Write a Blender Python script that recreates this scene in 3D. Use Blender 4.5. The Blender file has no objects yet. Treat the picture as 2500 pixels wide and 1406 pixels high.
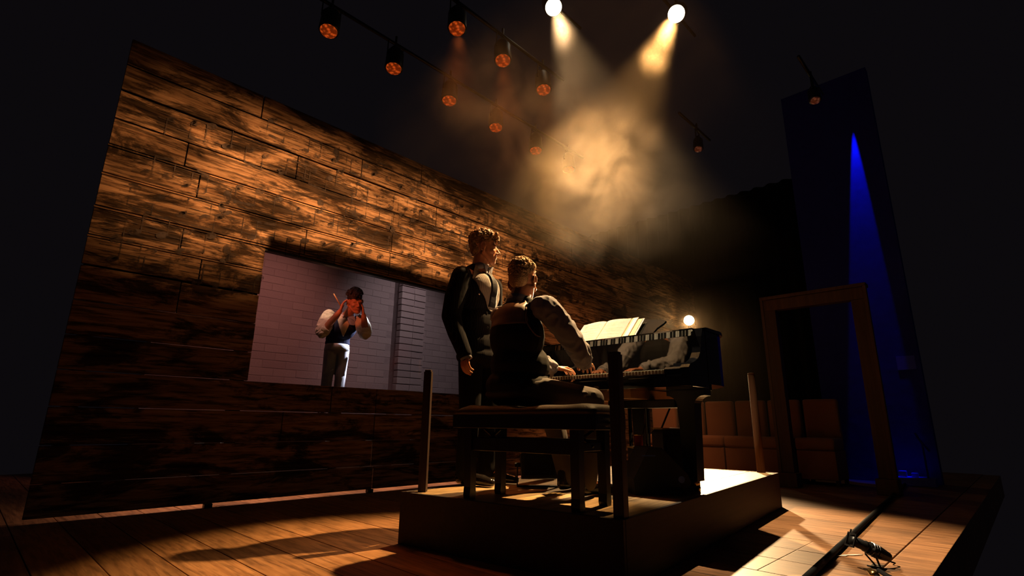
import bpy, bmesh, math, random
from mathutils import Vector, Matrix, Euler
from mathutils.bvhtree import BVHTree
from mathutils import noise
random.seed(7)
S = bpy.context.scene
COL = S.collection
R = math.radians

# ------------------------------------------------------------------ camera, world, lights, exposure
YAW, PITCH, ROLL = .7703, .25559, .01108
cam_d = bpy.data.cameras.new('camera')
cam_d.sensor_width = 36
cam_d.lens = 1268.6 / 2500 * 36
cam_d.clip_start, cam_d.clip_end = .05, 100
cam = bpy.data.objects.new('camera', cam_d)
COL.objects.link(cam)
S.camera = cam
_f = Vector((math.cos(YAW), math.sin(YAW), 0))
_r = Vector((math.sin(YAW), -math.cos(YAW), 0))
_look = _f * math.cos(PITCH) + Vector((0, 0, math.sin(PITCH)))
_up = -_f * math.sin(PITCH) + Vector((0, 0, math.cos(PITCH)))
_cr, _sr = math.cos(ROLL), math.sin(ROLL)
_x = _r * _cr + _up * _sr
_y = -_r * _sr + _up * _cr
cam.matrix_world = Matrix((( _x.x, _y.x, -_look.x, 0), (_x.y, _y.y, -_look.y, 0), (_x.z, _y.z, -_look.z, .68), (0, 0, 0, 1)))

world = bpy.data.worlds.new('theatre_dark')
S.world = world
world.use_nodes = True
wb = world.node_tree.nodes['Background']
wb.inputs[0].default_value = (1, .82, 1.05, 1)
wb.inputs[1].default_value = .0033
S.view_settings.view_transform = 'Standard'
S.view_settings.look = 'None'
S.view_settings.exposure = 0
S.view_settings.gamma = 1
S.view_settings.use_curve_mapping = False
S.cycles.volume_step_rate = 1.5
S.cycles.volume_max_steps = 96
S.cycles.max_bounces = 6
S.cycles.volume_bounces = 0
S.cycles.diffuse_bounces = 1
S.cycles.glossy_bounces = 3
S.cycles.transparent_max_bounces = 8
S.cycles.sample_clamp_indirect = 4
S.cycles.caustics_reflective = False
S.cycles.caustics_refractive = False

WARM = (1, .60, .26)
def spot(name, loc, aim, power, color=WARM, size=40, blend=.5, radius=.05):
    d = bpy.data.lights.new(name, 'SPOT')
    d.energy, d.color = power, color
    d.spot_size, d.spot_blend, d.shadow_soft_size = R(size), blend, radius
    o = bpy.data.objects.new(name, d)
    COL.objects.link(o)
    o.location = loc
    o.rotation_euler = (Vector(aim) - Vector(loc)).to_track_quat('-Z', 'Y').to_euler()
    return o
BEAM_A, AIM_A = (3.787, 3.063, 5.20), (3.95, 1.55, 0)
BEAM_B, AIM_B = (4.804, 2.115, 5.20), (1.9, 2.62, 0)
BACK_L, AIM_L = (9.9, 4.613, 2.735), (2.8, 1.55, .3)
spot('beam_light', BEAM_A, AIM_A, 3000, (1, .74, .45), 33, .6, .05)
spot('beam_light', BEAM_B, AIM_B, 5600, (1, .58, .22), 25, .75, .05)
spot('back_light', BACK_L, AIM_L, 4300, (1, .62, .29), 32, .55, .07)
# projector out in the auditorium throwing a soft patchy warm picture on the plank wall
PROJ, PAIM = (2.6, -1.5, 4.0), (2.6, 4.87, 2.70)
pj = spot('projector_light', PROJ, PAIM, 6300, (1, .50, .195), 84, .1, .02)
pj.data.use_nodes = True
_t = pj.data.node_tree
_N, _L = _t.nodes.new, _t.links.new
_e = _t.nodes['Emission']
_tc = _N('ShaderNodeTexCoord'); _sx = _N('ShaderNodeSeparateXYZ'); _L(_tc.outputs['Normal'], _sx.inputs[0])
def _m2(op, a, b=None):
    n = _N('ShaderNodeMath'); n.operation = op
    for i, q in enumerate((a, b)):
        if q is None: continue
        if isinstance(q, (int, float)): n.inputs[i].default_value = q
        else: _L(q, n.inputs[i])
    return n.outputs[0]
def _ss(v, a, b, lo=0., hi=1.):
    n = _N('ShaderNodeMapRange'); n.interpolation_type = 'SMOOTHSTEP'
    n.inputs['From Min'].default_value, n.inputs['From Max'].default_value = a, b
    n.inputs['To Min'].default_value, n.inputs['To Max'].default_value = lo, hi
    _L(v, n.inputs['Value']); return n.outputs['Result']
_az = _m2('ABSOLUTE', _sx.outputs['Z'])
_u, _v = _m2('DIVIDE', _sx.outputs['X'], _az), _m2('DIVIDE', _sx.outputs['Y'], _az)
_cb = _N('ShaderNodeCombineXYZ'); _L(_m2('MULTIPLY', _u, 3.2), _cb.inputs[0]); _L(_m2('MULTIPLY', _v, 9), _cb.inputs[1])
_nz = _N('ShaderNodeTexNoise'); _nz.inputs['Scale'].default_value = 3.2; _nz.inputs['Detail'].default_value = 4; _nz.inputs['Distortion'].default_value = .4
_L(_cb.outputs[0], _nz.inputs['Vector'])
_k = _ss(_nz.outputs['Fac'], .34, .66, .42, 1.2)
_k = _m2('MULTIPLY', _k, _ss(_v, -.155, -.03, 0, 1))
_k = _m2('MULTIPLY', _k, _ss(_v, .045, .168, 1, .0))
_k = _m2('MULTIPLY', _k, _ss(_u, .06, .60, 1, .04))
_k = _m2('MULTIPLY', _k, _ss(_u, -.37, -.13, .12, 1))
_hole = _m2('MULTIPLY', _m2('MULTIPLY', _ss(_u, -.143, -.130), _ss(_u, .275, .29, 1, 0)), _ss(_v, -.055, -.035, 1, 0))
_k = _m2('MULTIPLY', _k, _m2('SUBTRACT', 1, _hole))
_L(_k, _e.inputs['Strength'])
spot('red_side_light', (2.0, 5.1, 2.35), (3.10, 5.72, 2.02), 26, (1, .18, .07), 20, .6, .03)
spot('cream_side_light', (2.0, 5.0, 3.4), (2.98, 6.0, 1.85), 60, (1, .78, .5), 9, .6, .03)
spot('pale_side_light', (5.0, 5.5, 2.7), (3.15, 6.0, 1.55), 1000, (.72, .80, 1), 22, .5, .04)
spot('rosy_wash_light', (2.3, 5.4, 3.7), (2.7, 7.2, 1.5), 150, (1, .42, .34), 75, 1, .2)
spot('grey_wash_light', (4.3, 5.4, 3.9), (4.9, 7.2, 1.6), 130, (.95, .84, .90), 72, 1, .2)
_a = bpy.data.lights.new('upstage_floor_light', 'AREA'); _a.shape = 'RECTANGLE'; _a.size, _a.size_y, _a.energy, _a.color = 5.0, .06, 30, (1, .60, .46)
_o = bpy.data.objects.new('upstage_floor_light', _a); COL.objects.link(_o); _o.location = (3.5, 5.12, .5)
spot('blue_light', (8.55, 1.165, 5.42), (8.578, 1.455, 0), 800, (.005, .02, 1), 10.6, .35, .012)
for _x in (2.514, 3.11, 3.745):
    spot('orange_lamp_light', (_x, 3.165, 4.14), (_x - .45, 2.5, 0), 60, (1, .25, .05), 34, .8, .05)
spot('seat_fill_light', (5.3, 2.9, 4.2), (6.7, 4.55, .6), 330, (1, .40, .16), 54, .9, .2)  # added unseen light for the seats and lower wall; no lamp hangs here

# ------------------------------------------------------------------ materials
def nodes_of(m):
    m.use_nodes = True
    return m.node_tree, m.node_tree.nodes['Principled BSDF']
def mat(name, color, rough=.6, metal=0, spec=.5, emit=None, estr=0, bump=0, bscale=60, coat=0, sheen=0):
    m = bpy.data.materials.new(name)
    t, b = nodes_of(m)
    b.inputs['Base Color'].default_value = (*color, 1)
    b.inputs['Roughness'].default_value = rough
    b.inputs['Metallic'].default_value = metal
    b.inputs['Specular IOR Level'].default_value = spec
    b.inputs['Coat Weight'].default_value = coat
    b.inputs['Sheen Weight'].default_value = sheen
    if emit:
        b.inputs['Emission Color'].default_value = (*emit, 1)
        b.inputs['Emission Strength'].default_value = estr
    tc = t.nodes.new('ShaderNodeTexCoord')
    n = t.nodes.new('ShaderNodeTexNoise')
    n.inputs['Scale'].default_value = bscale
    n.inputs['Detail'].default_value = 4
    t.links.new(tc.outputs['Object'], n.inputs['Vector'])
    h = t.nodes.new('ShaderNodeHueSaturation')
    h.inputs['Color'].default_value = (*color, 1)
    mr = t.nodes.new('ShaderNodeMapRange')
    mr.inputs['To Min'].default_value, mr.inputs['To Max'].default_value = .82, 1.18
    t.links.new(n.outputs['Fac'], mr.inputs['Value'])
    t.links.new(mr.outputs['Result'], h.inputs['Value'])
    t.links.new(h.outputs['Color'], b.inputs['Base Color'])
    if bump:
        bp = t.nodes.new('ShaderNodeBump')
        bp.inputs['Strength'].default_value = bump
        bp.inputs['Distance'].default_value = .01
        t.links.new(n.outputs['Fac'], bp.inputs['Height'])
        t.links.new(bp.outputs['Normal'], b.inputs['Normal'])
    return m
def wood(name, dark, light, grain_axis=0, rough=.5, stain=0, stain_scale=1.2, coords='Object', bump=.25, spec=.4):
    """grain stretched along one axis, per-object tint, optional dark weathering stains, on the wall also projected dark patches"""
    m = bpy.data.materials.new(name)
    t, b = nodes_of(m)
    N = t.nodes.new
    L = t.links.new
    geo = N('ShaderNodeNewGeometry')
    oi = N('ShaderNodeObjectInfo')
    tc = N('ShaderNodeTexCoord')
    src = geo.outputs['Position'] if coords == 'World' else tc.outputs['Object']
    add = N('ShaderNodeVectorMath'); add.operation = 'ADD'
    L(src, add.inputs[0])
    sc_ = N('ShaderNodeVectorMath'); sc_.operation = 'SCALE'
    sc_.inputs['Scale'].default_value = 9
    comb = N('ShaderNodeCombineXYZ')
    L(oi.outputs['Random'], comb.inputs[0]); L(oi.outputs['Random'], comb.inputs[1]); L(oi.outputs['Random'], comb.inputs[2])
    L(comb.outputs[0], sc_.inputs[0]); L(sc_.outputs[0], add.inputs[1])
    mp = N('ShaderNodeMapping')
    s = [22, 22, 22]; s[grain_axis] = 1.1
    mp.inputs['Scale'].default_value = s
    L(add.outputs[0], mp.inputs['Vector'])
    n1 = N('ShaderNodeTexNoise'); n1.inputs['Scale'].default_value = 1.6; n1.inputs['Detail'].default_value = 7; n1.inputs['Roughness'].default_value = .65
    L(mp.outputs[0], n1.inputs['Vector'])
    cr = N('ShaderNodeValToRGB')
    cr.color_ramp.elements[0].position, cr.color_ramp.elements[0].color = .30, (*dark, 1)
    cr.color_ramp.elements[1].position, cr.color_ramp.elements[1].color = .72, (*light, 1)
    L(n1.outputs['Fac'], cr.inputs['Fac'])
    hs = N('ShaderNodeHueSaturation')
    mr = N('ShaderNodeMapRange'); mr.inputs['To Min'].default_value, mr.inputs['To Max'].default_value = .72, 1.22
    L(oi.outputs['Random'], mr.inputs['Value']); L(mr.outputs['Result'], hs.inputs['Value'])
    L(cr.outputs['Color'], hs.inputs['Color'])
    out = hs.outputs['Color']
    if stain:
        mp2 = N('ShaderNodeMapping'); s2 = [3.6, 3.6, 3.6]; s2[grain_axis] = 1.15
        mp2.inputs['Scale'].default_value = s2
        L(src, mp2.inputs['Vector'])
        n2 = N('ShaderNodeTexNoise'); n2.inputs['Scale'].default_value = stain_scale; n2.inputs['Detail'].default_value = 9; n2.inputs['Roughness'].default_value = .68; n2.inputs['Distortion'].default_value = .6
        L(mp2.outputs[0], n2.inputs['Vector'])
        st = N('ShaderNodeMapRange'); st.interpolation_type = 'SMOOTHSTEP'
        st.inputs['From Min'].default_value, st.inputs['From Max'].default_value = .42, .53
        L(n2.outputs['Fac'], st.inputs['Value'])
        gm = N('ShaderNodeMath'); gm.operation = 'MULTIPLY_ADD'
        gm.inputs[1].default_value, gm.inputs[2].default_value = stain, 1 - stain
        L(st.outputs['Result'], gm.inputs[0])
        mp3 = N('ShaderNodeMapping'); s3 = [42, 42, 42]; s3[grain_axis] = 3.6
        mp3.inputs['Scale'].default_value = s3
        L(src, mp3.inputs['Vector'])
        n3 = N('ShaderNodeTexNoise'); n3.inputs['Scale'].default_value = 1; n3.inputs['Detail'].default_value = 7; n3.inputs['Roughness'].default_value = .62
        L(mp3.outputs[0], n3.inputs['Vector'])
        s3r = N('ShaderNodeMapRange'); s3r.inputs['From Min'].default_value, s3r.inputs['From Max'].default_value = .40, .52
        s3r.inputs['To Min'].default_value = .30 if stain > .5 else .6
        L(n3.outputs['Fac'], s3r.inputs['Value'])
        mm = N('ShaderNodeMath'); mm.operation = 'MULTIPLY'
        L(gm.outputs[0], mm.inputs[0]); L(s3r.outputs['Result'], mm.inputs[1])
        mx = N('ShaderNodeMix'); mx.data_type = 'RGBA'; mx.blend_type = 'MULTIPLY'; mx.inputs['Factor'].default_value = 1
        cc = N('ShaderNodeCombineXYZ')
        for k in range(3): L(mm.outputs[0], cc.inputs[k])
        L(out, mx.inputs['A']); L(cc.outputs[0], mx.inputs['B'])
        out = mx.outputs['Result']
    L(out, b.inputs['Base Color'])
    b.inputs['Roughness'].default_value = rough
    b.inputs['Specular IOR Level'].default_value = spec
    bp = N('ShaderNodeBump'); bp.inputs['Strength'].default_value = bump; bp.inputs['Distance'].default_value = .006
    L(n1.outputs['Fac'], bp.inputs['Height']); L(bp.outputs['Normal'], b.inputs['Normal'])
    return m
M = {}
M['plank'] = wood('weathered_picture_plank', (.14, .066, .030), (.40, .235, .125), 0, .75, .84, 1.35, 'World', .35, .08)  # stains also paint the dark patches of the projected picture
M['floor'] = wood('stage_board', (.17, .07, .027), (.37, .18, .075), 1, .5, .2, .8, 'World', .12, .22)
M['deck'] = wood('platform_board', (.26, .15, .06), (.48, .31, .14), 0, .5, .3, 1.2, 'Object', .15)
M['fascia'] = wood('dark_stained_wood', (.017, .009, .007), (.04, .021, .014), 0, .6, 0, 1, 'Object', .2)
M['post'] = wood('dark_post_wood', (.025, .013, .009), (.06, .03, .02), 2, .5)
M['post_round'] = wood('round_post_wood', (.055, .024, .012), (.11, .048, .024), 2, .8, spec=.05)
M['door_wood'] = wood('door_frame_wood', (.05, .025, .014), (.10, .05, .026), 2, .6)
M['lacquer'] = mat('black_lacquer', (.006, .006, .007), .04, 0, .6, coat=.5)
M['lacquer_soft'] = mat('black_satin_paint', (.012, .011, .011), .3, 0, .5)
M['black'] = mat('black_metal', (.007, .007, .007), .42, 0, .35)
M['rubber'] = mat('black_rubber', (.006, .006, .006), .8, 0, .15)
M['speaker'] = mat('black_textured_paint', (.014, .013, .013), .6, 0, .4, bump=.3, bscale=300)
M['grille'] = mat('black_grille', (.01, .01, .01), .5, .6, .4, bump=.6, bscale=500)
M['drape'] = mat('black_drape', (.006, .005, .006), .95, 0, .1)
M['blue_lit'] = mat('blue_lit_wall', (.03, .04, .42), .9, 0, .2, bump=.1, bscale=9)  # blue of the lamp mixed into the wall colour
M['notice'] = mat('blue_lit_notice', (.10, .12, .8), .8, 0, .2)  # pale notice and box with the blue light mixed into their colour
M['brass'] = mat('brass', (.75, .45, .16), .25, 1)
M['chrome'] = mat('polished_steel', (.8, .76, .72), .18, 1)
M['ivory'] = mat('ivory_key', (.88, .80, .64), .3, 0, .5)
M['key_front'] = mat('shaded_key_front', (.2, .11, .05), .6)  # brown paints the shade on the white keys' front faces
M['ebony'] = mat('ebony_key', (.012, .011, .01), .25)
M['felt'] = mat('red_felt', (.25, .02, .02), .9)
M['raw_wood'] = mat('bare_soundboard_wood', (.5, .26, .1), .6, bump=.1, bscale=20)
M['paper'] = mat('sheet_music_paper', (.80, .80, .78), .85, 0, .2)
_t, _b = nodes_of(M['paper'])
_tl = _t.nodes.new('ShaderNodeBsdfTranslucent'); _tl.inputs['Color'].default_value = (.9, .8, .6, 1)
_ms = _t.nodes.new('ShaderNodeMixShader'); _ms.inputs['Fac'].default_value = .35
_t.links.new(_b.outputs[0], _ms.inputs[1]); _t.links.new(_tl.outputs[0], _ms.inputs[2])
_t.links.new(_ms.outputs[0], _t.nodes['Material Output'].inputs['Surface'])
M['ink'] = mat('printed_ink', (.42, .36, .27), .8)
M['card'] = mat('buff_card_and_lit_top', (.62, .42, .2), .8)
M['leather'] = mat('bench_leather', (.05, .032, .022), .42, 0, .4, bump=.25, bscale=180)
M['seat_cloth'] = mat('brown_seat_cloth', (.30, .15, .085), .9, 0, .15, bump=.25, bscale=160, sheen=.2)
M['skin'] = mat('skin', (.58, .23, .12), .45, 0, .4, bump=.05, bscale=70)
M['eye'] = mat('eye_white', (.6, .55, .5), .2)
M['hair_brown'] = mat('curly_brown_hair', (.32, .16, .065), .5, 0, .4, bump=.6, bscale=110)
M['hair_fair'] = mat('short_fair_hair', (.62, .36, .17), .6, 0, .3, bump=.5, bscale=120)
M['hair_dark'] = mat('dark_hair', (.025, .014, .01), .45, 0, .5, bump=.9, bscale=130)
M['shirt'] = mat('white_cotton', (.72, .69, .66), .85, 0, .2, bump=.12, bscale=26)
M['shirt_cream'] = mat('cream_cotton', (.78, .68, .52), .85, 0, .2, bump=.15, bscale=22)
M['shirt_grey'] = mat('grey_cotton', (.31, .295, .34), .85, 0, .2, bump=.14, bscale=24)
M['scarf'] = mat('blue_striped_scarf', (.35, .45, .7), .8)
M['tie'] = mat('dark_figured_tie', (.013, .011, .018), .6, 0, .15, bump=.2, bscale=90)
M['vest'] = mat('dark_waistcoat_cloth', (.012, .010, .011), .75, 0, .25, bump=.12, bscale=18)
M['vest_back'] = mat('brown_satin_lining', (.26, .165, .125), .5, 0, .4, bump=.15, bscale=14)
M['vest_navy'] = mat('navy_waistcoat_cloth', (.022, .022, .05), .8, 0, .2)
M['trouser'] = mat('grey_trouser_cloth', (.085, .072, .068), .8, 0, .2, bump=.15, bscale=16)
M['trouser_dark'] = mat('black_trouser_cloth', (.010, .009, .010), .9, 0, .06, bump=.12, bscale=16)
M['trouser_brown'] = mat('pale_trouser_cloth', (.58, .52, .52), .85, 0, .2, bump=.15, bscale=18)
M['shoe'] = mat('black_shoe_leather', (.012, .009, .008), .18, 0, .5)
M['white_cloth'] = mat('white_tape', (.8, .74, .66), .7)
M['pencil'] = mat('pencil_wood', (.8, .5, .22), .6)
def stripes(name, base, line, pitch, width):
    m = bpy.data.materials.new(name)
    t, b = nodes_of(m)
    N, L = t.nodes.new, t.links.new
    tc = N('ShaderNodeTexCoord'); sx = N('ShaderNodeSeparateXYZ')
    L(tc.outputs['Object'], sx.inputs[0])
    a = N('ShaderNodeMath'); a.operation = 'PINGPONG'; a.inputs[1].default_value = pitch / 2
    L(sx.outputs['X'], a.inputs[0])
    g = N('ShaderNodeMath'); g.operation = 'LESS_THAN'; g.inputs[1].default_value = width / 2
    L(a.outputs[0], g.inputs[0])
    mx = N('ShaderNodeMix'); mx.data_type = 'RGBA'
    mx.inputs['A'].default_value, mx.inputs['B'].default_value = (*base, 1), (*line, 1)
    L(g.outputs[0], mx.inputs['Factor'])
    L(mx.outputs['Result'], b.inputs['Base Color'])
    b.inputs['Roughness'].default_value = .9
    b.inputs['Specular IOR Level'].default_value = .06
    n = N('ShaderNodeTexNoise'); n.inputs['Scale'].default_value = 14; n.inputs['Detail'].default_value = 3
    L(tc.outputs['Object'], n.inputs['Vector'])
    bp = N('ShaderNodeBump'); bp.inputs['Strength'].default_value = .15; bp.inputs['Distance'].default_value = .01
    L(n.outputs['Fac'], bp.inputs['Height']); L(bp.outputs['Normal'], b.inputs['Normal'])
    return m
M['suit'] = stripes('dark_pinstripe_suiting', (.009, .008, .010), (.034, .028, .026), .014, .0018)
M['lapel'] = stripes('lit_pinstripe_facing', (.24, .20, .19), (.40, .34, .30), .012, .003)  # lightened suiting that paints the light falling on the lapels
def lens_mat(name, color, strength, core=1.0, edge=.25):
    """lamp lens: brighter towards the middle of the disc, faceted glass rim"""
    m = bpy.data.materials.new(name)
    t, b = nodes_of(m)
    N, L = t.nodes.new, t.links.new
    tc = N('ShaderNodeTexCoord')
    vn = N('ShaderNodeTexVoronoi'); vn.inputs['Scale'].default_value = 34
    L(tc.outputs['Object'], vn.inputs['Vector'])
    mr = N('ShaderNodeMapRange'); mr.inputs['From Max'].default_value = .6
    mr.inputs['To Min'].default_value, mr.inputs['To Max'].default_value = strength * core, strength * edge
    L(vn.outputs['Distance'], mr.inputs['Value'])
    b.inputs['Base Color'].default_value = (*[c * .4 for c in color], 1)
    b.inputs['Roughness'].default_value = .15
    b.inputs['Emission Color'].default_value = (*color, 1)
    L(mr.outputs['Result'], b.inputs['Emission Strength'])
    return m
M['lens_orange'] = lens_mat('orange_lens', (1, .12, .012), .62, 1, .12)
M['lens_white'] = lens_mat('hot_white_lens', (1, .86, .62), 6, 1, .7)
M['lens_dead'] = lens_mat('dim_orange_lens', (1, .3, .15), .10, 1, .1)
M['bulb'] = mat('glowing_bulb', (1, .8, .5), .3, emit=(1, .70, .32), estr=60)
# projected musical notation painted as soft patchy dark marks over the boards
_m = bpy.data.materials.new('projected_notation'); M['notation'] = _m
_t, _b = nodes_of(_m)
_b.inputs['Base Color'].default_value = (.03, .015, .008, 1)
_b.inputs['Roughness'].default_value = .8
_tr = _t.nodes.new('ShaderNodeBsdfTransparent'); _mx = _t.nodes.new('ShaderNodeMixShader')
_tc = _t.nodes.new('ShaderNodeNewGeometry'); _n = _t.nodes.new('ShaderNodeTexNoise')
_n.inputs['Scale'].default_value = 19; _n.inputs['Detail'].default_value = 6
_t.links.new(_tc.outputs['Position'], _n.inputs['Vector'])
_r1 = _t.nodes.new('ShaderNodeMapRange'); _r1.inputs['From Min'].default_value, _r1.inputs['From Max'].default_value = .36, .64
_r1.inputs['To Min'].default_value, _r1.inputs['To Max'].default_value = .0, .95
_t.links.new(_n.outputs['Fac'], _r1.inputs['Value']); _t.links.new(_r1.outputs['Result'], _mx.inputs['Fac'])
_t.links.new(_tr.outputs[0], _mx.inputs[1]); _t.links.new(_b.outputs[0], _mx.inputs[2])
_t.links.new(_mx.outputs[0], _t.nodes['Material Output'].inputs['Surface'])
def brick_mat():
    m = bpy.data.materials.new('old_brick')
    t, b = nodes_of(m)
    N, L = t.nodes.new, t.links.new
    oi = N('ShaderNodeObjectInfo'); cr = N('ShaderNodeValToRGB')
    cr.color_ramp.elements[0].color = (.215, .15, .145, 1); cr.color_ramp.elements[1].color = (.25, .178, .168, 1)
    L(oi.outputs['Random'], cr.inputs['Fac']); L(cr.outputs['Color'], b.inputs['Base Color'])
    b.inputs['Roughness'].default_value = .9
    g = N('ShaderNodeNewGeometry'); n = N('ShaderNodeTexNoise'); n.inputs['Scale'].default_value = 40; n.inputs['Detail'].default_value = 4
    L(g.outputs['Position'], n.inputs['Vector'])
    bp = N('ShaderNodeBump'); bp.inputs['Strength'].default_value = .3; bp.inputs['Distance'].default_value = .008
    L(n.outputs['Fac'], bp.inputs['Height']); L(bp.outputs['Normal'], b.inputs['Normal'])
    return m
M['brick'] = brick_mat()
M['mortar'] = mat('mortar', (.20, .14, .135), .95, bump=.3, bscale=30)

# ------------------------------------------------------------------ mesh helpers
class MB:
    def __init__(s): s.bm = bmesh.new()
    def box(s, lo, hi, bev=0, mtx=None):
        g = bmesh.ops.create_cube(s.bm, size=1)
        vs = g['verts']
        for v in vs:
            v.co = Vector([lo[i] + (v.co[i] + .5) * (hi[i] - lo[i]) for i in range(3)])
        if bev:
            es = list({e for v in vs for e in v.link_edges})
            r = bmesh.ops.bevel(s.bm, geom=es, offset=bev, segments=2, profile=.6, affect='EDGES')
            vs = list({v for f in r['faces'] for v in f.verts} | {v for v in vs if v.is_valid})
        if mtx is not None:
            bmesh.ops.transform(s.bm, matrix=mtx, verts=[v for v in vs if v.is_valid])
        return s
    def cyl(s, p0, p1, r0, r1=None, n=16, caps=True):
        r1 = r0 if r1 is None else r1
        p0, p1 = Vector(p0), Vector(p1)
        d = p1 - p0
        q = d.to_track_quat('Z', 'Y').to_matrix()
        ra, rb = [], []
        for k in range(n):
            a = 2 * math.pi * k / n
            c = q @ Vector((math.cos(a), math.sin(a), 0))
            ra.append(s.bm.verts.new(p0 + c * r0)); rb.append(s.bm.verts.new(p1 + c * r1))
        for k in range(n):
            j = (k + 1) % n
            s.bm.faces.new((ra[k], ra[j], rb[j], rb[k]))
        if caps:
            s.bm.faces.new(ra[::-1]); s.bm.faces.new(rb)
        return s
    def tube(s, pts, r, n=8):
        pts = [Vector(p) for p in pts]
        rings = []
        for i, p in enumerate(pts):
            d = (pts[min(i + 1, len(pts) - 1)] - pts[max(i - 1, 0)])
            q = d.to_track_quat('Z', 'Y').to_matrix()
            rings.append([s.bm.verts.new(p + q @ Vector((math.cos(2 * math.pi * k / n) * r, math.sin(2 * math.pi * k / n) * r, 0))) for k in range(n)])
        for a, b in zip(rings, rings[1:]):
            # match the nearest start vertex so the tube does not twist
            off = min(range(n), key=lambda o: (a[0].co - b[o].co).length)
            for k in range(n):
                s.bm.faces.new((a[k], a[(k + 1) % n], b[(k + 1 + off) % n], b[(k + off) % n]))
        s.bm.faces.new(rings[0][::-1]); s.bm.faces.new(rings[-1])
        return s
    def prism(s, poly, lo, hi, axis=2):
        """poly: 2D outline in the two other axes, extruded along axis"""
        def P(a, b, c):
            return {2: (a, b, c), 1: (a, c, b), 0: (c, a, b)}[axis]
        A = [s.bm.verts.new(P(x, y, lo)) for x, y in poly]
        B = [s.bm.verts.new(P(x, y, hi)) for x, y in poly]
        n = len(poly)
        for k in range(n):
            j = (k + 1) % n
            s.bm.faces.new((A[k], A[j], B[j], B[k]))
        s.bm.faces.new(A[::-1]); s.bm.faces.new(B)
        return s
    def lathe(s, prof, p0, d, n=20):
        """prof: (radius, distance along d) pairs"""
        p0, d = Vector(p0), Vector(d).normalized()
        q = d.to_track_quat('Z', 'Y').to_matrix()
        rings = []
        for r, h in prof:
            rings.append([s.bm.verts.new(p0 + q @ Vector((math.cos(2 * math.pi * k / n) * r, math.sin(2 * math.pi * k / n) * r, h))) for k in range(n)])
        for a, b in zip(rings, rings[1:]):
            for k in range(n):
                s.bm.faces.new((a[k], a[(k + 1) % n], b[(k + 1) % n], b[k]))
        s.bm.faces.new(rings[0][::-1]); s.bm.faces.new(rings[-1])
        return s
    def sphere(s, c, r, n=12):
        c = Vector(c)
        rr = r if hasattr(r, '__len__') else (r, r, r)
        bmesh.ops.create_uvsphere(s.bm, u_segments=n, v_segments=max(6, n // 2 + 2), radius=1,
                                  matrix=Matrix.Translation(c) @ Matrix.Diagonal((*rr, 1)))
        return s
    def quad(s, a, b, c, d):
        s.bm.faces.new([s.bm.verts.new(p) for p in (a, b, c, d)])
        return s
    def mesh(s, name, m, smooth=False):
        me = bpy.data.meshes.new(name)
        bmesh.ops.recalc_face_normals(s.bm, faces=s.bm.faces)
        s.bm.to_mesh(me); s.bm.free()
        if m: me.materials.append(m)
        if smooth:
            me.polygons.foreach_set('use_smooth', [True] * len(me.polygons))
        return me
    def ob(s, name, m, parent=None, smooth=False, **k):
        return link(name, s.mesh(name, m, smooth), parent, **k)
def link(name, data, parent=None, loc=None, rot=None, **props):
    o = bpy.data.objects.new(name, data)
    COL.objects.link(o)
    if parent: o.parent = parent
    if loc: o.location = loc
    if rot: o.rotation_euler = rot
    for k, v in props.items(): o[k] = v
    return o
def thing(name, label, category, loc=(0, 0, 0), rz=0, group=None):
    o = link(name, None, None, loc, (0, 0, rz), label=label, category=category)
    o.empty_display_size = .1
    if group: o['group'] = group
    return o
def tag(o, label, category, group=None):
    o['label'], o['category'] = label, category
    if group: o['group'] = group
    return o
def struct(name, loc=(0, 0, 0), rz=0):
    return link(name, None, None, loc, (0, 0, rz), kind='structure')
KIDS = {}
def children_of(o):
    return [c for c in bpy.data.objects if c.parent == o]
def dup(root, loc, label, rz=None, group=None):
    r = root.copy(); COL.objects.link(r)
    r.location = loc
    if rz is not None: r.rotation_euler = (0, 0, rz)
    r['label'] = label
    if group: r['group'] = group
    for c in children_of(root):
        c2 = c.copy(); COL.objects.link(c2); c2.parent = r
        for g in children_of(c):
            g2 = g.copy(); COL.objects.link(g2); g2.parent = c2
    return r
def shade_auto(o, angle=35):
    me = o.data
    me.polygons.foreach_set('use_smooth', [True] * len(me.polygons))
    bm = bmesh.new(); bm.from_mesh(me)
    for e in bm.edges:
        if len(e.link_faces) == 2 and e.calc_face_angle(0) > R(angle): e.smooth = False
    bm.to_mesh(me); bm.free()
    return o

# ------------------------------------------------------------------ floor
fl = struct('floor')
X0, X1, BW = -1.4, 11.2, .25
def board_mesh(w, l, h, gap=.005):
    return MB().box((gap / 2, 0, -h), (w - gap / 2, l, 0), .0022).mesh('floor_board', M['floor'])
lens_ = {}
x = X0 - .0 + (.612 - X0) % BW - BW
i = 0
while x < X1:
    w = .25 if x < 2.8 else .31
    ys = [.66, 4.5, 9.3] if i % 2 else [.66, 2.55, 6.2, 9.3]
    if 2.8 < x < 3.7: ys = [.66, 1.085, 4.2, 9.3]
    for a, b in zip(ys, ys[1:]):
        k = (w, round(b - a, 3))
        if k not in lens_: lens_[k] = board_mesh(w, b - a - .003, .03)
        link('floor_board', lens_[k], fl, (x, a, -random.random() * .0012))
    x += w; i += 1
MB().box((X0, .6, -.3), (X1, 9.3, -.031)).ob('subfloor', M['black'], fl)
MB().box((X0, .46, -.30), (X1, .655, -.004), .004).ob('floor_edge_board', M['floor'], fl)

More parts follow.
